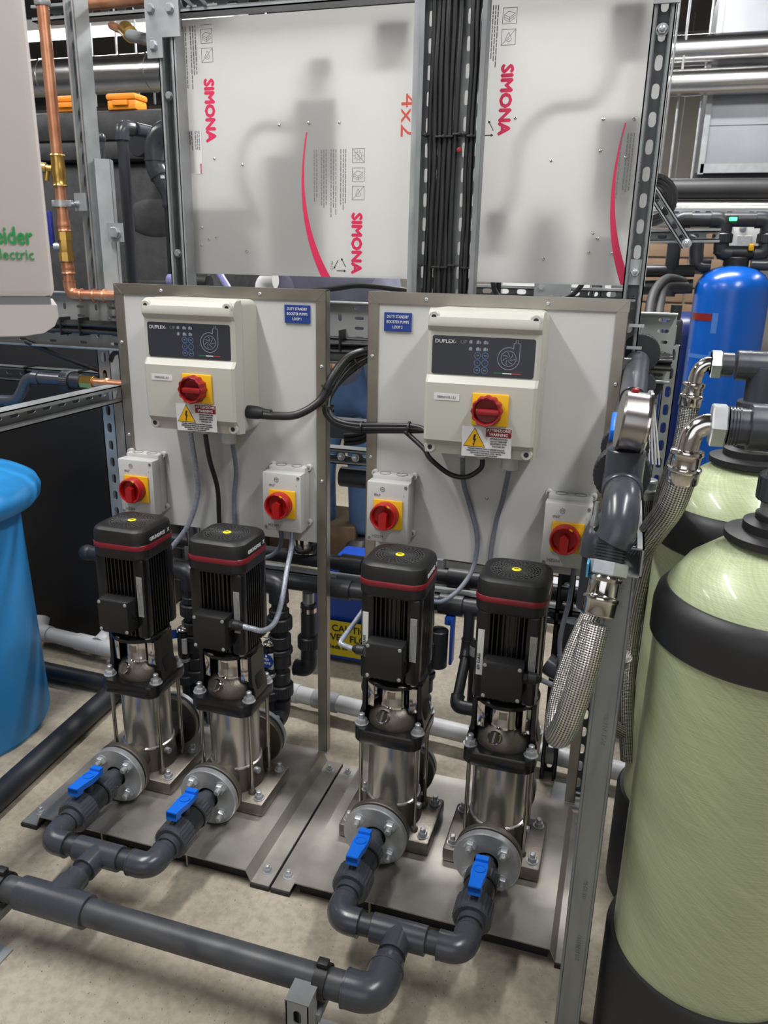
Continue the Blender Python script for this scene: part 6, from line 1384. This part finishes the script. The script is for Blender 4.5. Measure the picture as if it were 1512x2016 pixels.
tag(MB().bb(-0.9, -0.48, 1.9, 2.2, 0, 0.16, 0.01).build('timber_block', BROWN), 'brown timber block on the floor beside the worker', 'timber')

# vertical hose with clamp below the left board
t = thing('drain_hose', 'dark hose with a steel clamp hanging below the left board beside the blue bucket', 'pipework', (-0.112, 0.52, 0.22)); x, y = -0.127, 0.53
MB().cyl((x, y, 0.33), (x, y, 0.43), 0.021, 20, c=0.002).build('hose_tail', PVCD, t); MB().cyl((x, y, 0.405), (x, y, 0.418), 0.022, 22).build('hose_clamp', CHROME, t); MB().cyl((x, y, 0.42), (x, y, 0.46), 0.016, 18).build('metal_spigot', ZINC, t)
m = MB(); nut(m, (x, y, 0.30), (0, 0, 1), 0.029, 0.035); m.build('union_nut', PVCD, t); m = MB().cyl((x, y, 0.25), (x, y, 0.31), 0.022, 20); m.elbow((x, y, 0.232), (0, 0, 1), (-1, 0, 0), 0.022, 0.04); m.build('elbow', PVCD, t)
t = thing('steel_canister', 'shiny steel canister on the dark pipe under the switch on the left board', 'canister', (-0.128, 0.60, 0.545))
MB().lathe([(0.05, 0), (0.052, 0.004), (0.052, 0.07), (0.048, 0.078), (0.0, 0.080)], (-0.168, 0.62, 0.545), n=32).build('body', CHROME, t)

# worker bending behind the boards
def skin(name, pts, edges, m, parent, sub=2, root_=0):
    me = bpy.data.meshes.new(name); me.from_pydata([p[0] for p in pts], edges, []); o = bpy.data.objects.new(name, me); COL.objects.link(o)
    sm = o.modifiers.new('skin', 'SKIN'); sv = me.skin_vertices[0].data if me.skin_vertices else None
    if sv is None:
        bm = bmesh.new(); bm.from_mesh(me); bm.verts.layers.skin.verify(); bm.to_mesh(me); bm.free(); sv = me.skin_vertices[0].data
    for k, p in enumerate(pts): r = p[1]; sv[k].radius = (r, r) if not isinstance(r, tuple) else r; sv[k].use_root = (k == root_)
    s2 = o.modifiers.new('sub', 'SUBSURF'); s2.levels = sub; s2.render_levels = sub
    dg = bpy.context.evaluated_depsgraph_get(); me2 = bpy.data.meshes.new_from_object(o.evaluated_get(dg)); bpy.data.objects.remove(o)
    me2.name = name; me2.materials.clear(); me2.materials.append(m)
    for p in me2.polygons: p.use_smooth = True
    ob = bpy.data.objects.new(name, me2); COL.objects.link(ob)
    if parent is not None:
        ob.parent = parent; me2.transform(Matrix.Translation(-parent.location))
    return ob
wx, wy = -0.53, 1.95
t = thing('person', 'person in a grey shirt and blue jeans bending forward behind the boards', 'person', (wx, wy, 0))
W = lambda x, y, z: (wx + x, wy + y, z)
# body: one continuous skin surface
P_ = [(W(0, 0.12, 0.80), 0.13), (W(0, 0.06, 0.98), 0.125), (W(0, -0.04, 1.16), 0.145), (W(0, -0.12, 1.27), 0.10), (W(0, -0.17, 1.35), 0.052), (W(0, -0.21, 1.43), 0.075), (W(0, -0.24, 1.52), 0.088), (W(0, -0.25, 1.59), 0.06),
      (W(-0.18, -0.11, 1.25), 0.060), (W(-0.24, -0.18, 0.99), 0.044), (W(-0.14, -0.40, 0.93), 0.032), (W(-0.10, -0.46, 0.93), 0.026),
      (W(0.18, -0.11, 1.25), 0.060), (W(0.25, -0.18, 0.99), 0.044), (W(0.18, -0.40, 0.96), 0.032), (W(0.15, -0.46, 0.97), 0.026),
      (W(-0.10, 0.10, 0.76), 0.095), (W(-0.13, -0.02, 0.45), 0.062), (W(-0.14, 0.06, 0.10), 0.042), (W(0.09, 0.10, 0.76), 0.095), (W(0.08, 0.0, 0.45), 0.062), (W(0.06, 0.06, 0.10), 0.042)]
E_ = [(0, 1), (1, 2), (2, 3), (3, 4), (4, 5), (5, 6), (6, 7), (3, 8), (8, 9), (9, 10), (10, 11), (3, 12), (12, 13), (13, 14), (14, 15), (0, 16), (16, 17), (17, 18), (0, 19), (19, 20), (20, 21)]
skin('body', P_, E_, SKINM, t)
SH = [(W(0, 0.10, 0.70), 0.165), (P_[1][0], 0.150), (P_[2][0], 0.172), (P_[3][0], 0.125), (P_[8][0], 0.085), (P_[9][0], 0.062), (P_[10][0], 0.046), (P_[12][0], 0.085), (P_[13][0], 0.062), (P_[14][0], 0.046), (W(0, -0.15, 1.315), 0.115)]
skin('shirt', SH, [(0, 1), (1, 2), (2, 3), (3, 4), (4, 5), (5, 6), (3, 7), (7, 8), (8, 9), (3, 10)], SHIRT, t)
JE = [(W(0, 0.12, 0.74), 0.150), (P_[16][0], 0.115), (P_[17][0], 0.082), (W(-0.14, 0.06, 0.09), 0.070), (P_[19][0], 0.115), (P_[20][0], 0.082), (W(0.06, 0.06, 0.09), 0.070)]
skin('jeans', JE, [(0, 1), (1, 2), (2, 3), (0, 4), (4, 5), (5, 6)], JEANS, t)
for s_ in (-0.14, 0.06):
    MB().loft([[Vector((wx + s_ + a, wy + 0.02 + b, z)) for a, b in rr(hx, hy, 0.035, 4)] for hx, hy, z in ((0.05, 0.13, 0.0), (0.052, 0.135, 0.03), (0.046, 0.12, 0.06), (0.044, 0.07, 0.10))]).build('boot', SHOEM, t)
for s_, hx_ in ((-1, P_[11][0]), (1, P_[15][0])):      # five fingers each
    h = Vector(hx_)
    for k in range(4):
        o = h + Vector(((k - 1.5) * 0.016, -0.02, 0.004)); L = (0.072, 0.082, 0.078, 0.062)[k]
        skin('finger', [(tuple(o), 0.009), (tuple(o + Vector((0, -L * .5, -0.006))), 0.0085), (tuple(o + Vector((0, -L * .85, -0.03))), 0.0075), (tuple(o + Vector((0, -L * .8, -0.05))), 0.0065)], [(0, 1), (1, 2), (2, 3)], SKINM, t, 1)
    o = h + Vector((-s_ * 0.026, 0.01, 0)); skin('thumb', [(tuple(o), 0.010), (tuple(o + Vector((-s_ * 0.022, -0.025, -0.008))), 0.009), (tuple(o + Vector((-s_ * 0.02, -0.05, -0.02))), 0.008)], [(0, 1), (1, 2)], SKINM, t, 1)
hc = Vector(W(0, -0.245, 1.545))
MB().sph(hc + Vector((0, 0.015, 0.022)), 0.106, 22, 14, (0.92, 1.02, 0.98)).build('hair', HAIRM, t)
MB().sph(hc + Vector((0, -0.045, -0.028)), 0.088, 22, 14, (0.86, 0.85, 1.15)).build('face', SKINM, t)
for s_ in (-1, 1):
    MB().sph(hc + Vector((s_ * 0.030, -0.115, -0.015)), 0.011, 10, 8).build('eye', WHITE, t); MB().sph(hc + Vector((s_ * 0.030, -0.1245, -0.015)), 0.005, 8, 6).build('pupil', BLKPR, t)
    MB().sph(hc + Vector((s_ * 0.092, -0.01, -0.02)), 0.022, 10, 8, (0.4, 0.7, 1.2)).build('ear', SKINM, t)
MB().lathe([(0.014, 0), (0.009, 0.022), (0.004, 0.034)], hc + Vector((0, -0.112, -0.055)), (0, -0.35, 1), 10).build('nose', SKINM, t)
MB().sph(hc + Vector((0, -0.113, -0.082)), 0.018, 12, 8, (1.2, 0.4, 0.35)).build('mouth', mat('lips', S(160, 90, 85), .5), t)
text('PROSAVE', 0.03, (wx + 0.05, wy - 0.172, 1.185), BLUEPR, t, R=FRONT @ Matrix.Rotation(-0.05, 3, 'X'), name='shirt_lettering') if False else None
sl = MB()
for k in range(7): sl.bb(wx + 0.02 + k * 0.012, wx + 0.028 + k * 0.012, wy - 0.232, wy - 0.230, 1.165 - 0.001 * k, 1.178 - 0.001 * k)
# dark rucksack like bundle and orange cloth beside the worker
t = thing('tool_bag', 'dark grey cloth tool bag with an orange flash, seen under the large milky sheet', 'bag', (-0.88, 2.15, 0))
MB().loft([[Vector((-0.93 + a, 2.2 + b, z)) for a, b in rr(hx, hy, 0.05, 4)] for hx, hy, z in ((0.14, 0.10, 0.0), (0.17, 0.13, 0.3), (0.18, 0.13, 0.9), (0.16, 0.12, 1.28), (0.10, 0.08, 1.36))]).build('bag_body', mat('dark_cloth', S(52, 52, 58), .9, 0, .3, 10), t)
MB().prism([(-0.845, 1.15), (-0.775, 1.15), (-0.80, 1.27)], 0, 0.01, T((0, 2.06, 0), FRONT)).build('orange_flash', HIVIZ, t, 0)
# pipes glimpsed under the large sheet
t = thing('rear_fitting', 'white elbow and clear lilac pipe glimpsed under the large milky sheet', 'pipework', (-0.6, 1.0, 1.1))
yy = 0.90
MB().elbow((-0.415, yy, 1.235), (1, 0, 0), (0, 0, -1), 0.022, 0.04).build('elbow', WHITE, t); MB().cyl((-0.41, yy, 0.95), (-0.415, yy, 1.21), 0.018, 18).build('pipe', WPIPE, t)
MB().cyl((-0.72, yy, 1.225), (-0.62, yy, 1.222), 0.019, 18).build('clear_tube', mat('lilac_tube', S(150, 150, 205), .25, 0.2), t); MB().cyl((-0.625, yy, 1.222), (-0.585, yy, 1.221), 0.025, 18, c=0.002).build('coupling', BLACKC, t)
MB().cyl((-0.58, yy, 1.29), (-0.47, yy, 1.13), 0.010, 14).build('diagonal_tube', mat('lilac_tube', (0, 0, 0)), t)
# dark hoses hanging in the gap
for k in range(3):
    tag(MB().tube([(-0.01 + k * .006, 0.72, 1.06), (0.0, 0.74, 0.98), (-0.015, 0.76, 0.90 - k * .01), (-0.06, 0.78, 0.845 - k * .012), (-0.12, 0.78, 0.83 - k * .012)], 0.006, 10, 8).build('gap_hose', CABLE), ('black hose curving in the gap between the boards, outermost', 'black hose curving in the gap between the boards, middle one', 'black hose curving in the gap between the boards, innermost')[k], 'hose', 'black hoses in the gap between the boards')
tag(MB().tube([(0.0, 1.2, 1.40), (-0.015, 1.2, 1.20), (-0.02, 1.2, 1.02)], 0.011, 10, 5).build('gap_hose', CABLE), 'black cable dropping in front of the worker behind the gap', 'cable')
tag(MB().tube([(-0.30, 0.75, 1.20), (-0.14, 0.75, 1.222), (-0.06, 0.75, 1.232), (0.06, 0.75, 1.222)], 0.007, 10, 6).build('gap_hose', CABLE), 'black cable arching just above the level tray in the gap', 'cable')
tag(MB().bb(-0.35, 0.15, 0.86, 0.90, 0.800, 0.858, 0.006).build('duct_trunking', mat('grey_trunking', S(74, 76, 80), .5)), 'dark grey trunking crossing behind the gap between the boards', 'trunking')
# things beyond
t = thing('steel_roll', 'pile of crumpled white plastic sheeting on the floor by the right post', 'plastic sheeting', (0.75, 2.1, 0))
bm = bmesh.new(); bmesh.ops.create_grid(bm, x_segments=26, y_segments=26, size=0.5); rn = random.Random(2)
for v in bm.verts: r_ = v.co.length; v.co.z = max(0.005, 0.22 * (1 - r_ / 0.6)) + rn.uniform(-.02, .03); v.co.z = max(v.co.z, 0.003); v.co.x += rn.uniform(-.01, .01)
mb = MB(); bm.verts.index_update(); mb.add([v.co + Vector((0.85, 2.25, 0)) for v in bm.verts], [[v.index for v in f.verts] for f in bm.faces]); bm.free(); mb.build('crumpled_sheet', WRAP, t, 60)
t.name = 'plastic_sheeting'
t = thing('silver_tube', 'shiny silver tube lying level behind the far right pump', 'pipe', (0.5, 1.5, 0.2))
MB().cyl((-0.1, 1.55, 0.235), (0.78, 1.5, 0.235), 0.032, 24).build('tube', CHROME, t); MB().cyl((-0.1, 1.55, 0.15), (0.78, 1.5, 0.15), 0.020, 20).build('lower_tube', BLACKC, t)
for x in (0.0, 0.7): MB().bb(x - 0.02, x + 0.02, 1.49, 1.56, 0, 0.22).build('stand', GALVD, t, 0)
t = thing('foil_duct', 'foil-wrapped duct glimpsed between the third pump and the board', 'duct', (0.1, 1.5, 0.3))
MB().cyl((-0.05, 1.75, 0.32), (0.25, 1.75, 0.32), 0.07, 24).build('wrap', FOIL, t); MB().bb(-0.04, 0.24, 1.70, 1.80, 0, 0.26).build('stand', GALVD, t, 0)
t = thing('pale_post', 'pale square post beside the first pump at the edge of the black tank', 'post', (-0.90, 0.92, 0))
MB().bb(-0.945, -0.925, 0.86, 0.90, 0, 1.05).build('post_body', WPIPE, t, 0)
t = thing('equipment_cabinet', 'mid grey equipment cabinet standing well behind the narrower milky sheet', 'cabinet', (0.25, 2.2, 0))
MB().bb(0.05, 0.55, 2.2, 2.6, 0, 1.55, 0.01).build('body', mat('cabinet_grey', S(150, 152, 156), .5), t); MB().bb(0.07, 0.53, 2.192, 2.202, 0.05, 1.5, 0.004).build('door', LGREY, t)
# hanging rods and pipe brackets at the top left
t = thing('hanging_rods', 'row of thin threaded rods hanging from the ceiling behind the copper pipe', 'rods', (-1.7, 2.2, 1.9))
for x in (-1.86, -1.73, -1.63, -1.55): MB().cyl((x, 2.2, 1.95), (x, 2.2, CEIL), 0.005, 8).build('rod', ZINC, t)
t = thing('brick_pier', 'brown brick pier glimpsed behind the blue vessel pipework', 'wall pier', (0.9, 3.2, 0))
BR = mat('brown_brick', S(150, 124, 100), 0.85, 0, 0.3, 6); MB().bb(0.52, 1.18, 3.23, 3.5, 0, 1.5).build('mortar_core', mat('mortar', S(150, 140, 126), .9), t, 0)
bm_ = None
for r_ in range(20):
    for c_ in range(3):
        z = 0.02 + r_ * 0.074; x = 0.53 + c_ * 0.222 + (0.1 if r_ % 2 else 0)
        if x > 1.0: continue
        if bm_ is None: bm_ = MB().bb(-0.106, 0.106, -0.01, 0.01, 0, 0.064, 0.003); o0 = bm_.build('brick', BR, None); o0.parent = t; o0.location = Vector((x + 0.106, 3.225, z)) - t.location
        else: o_ = o0.copy(); COL.objects.link(o_); o_.parent = t; o_.location = Vector((x + 0.106, 3.225, z)) - t.location
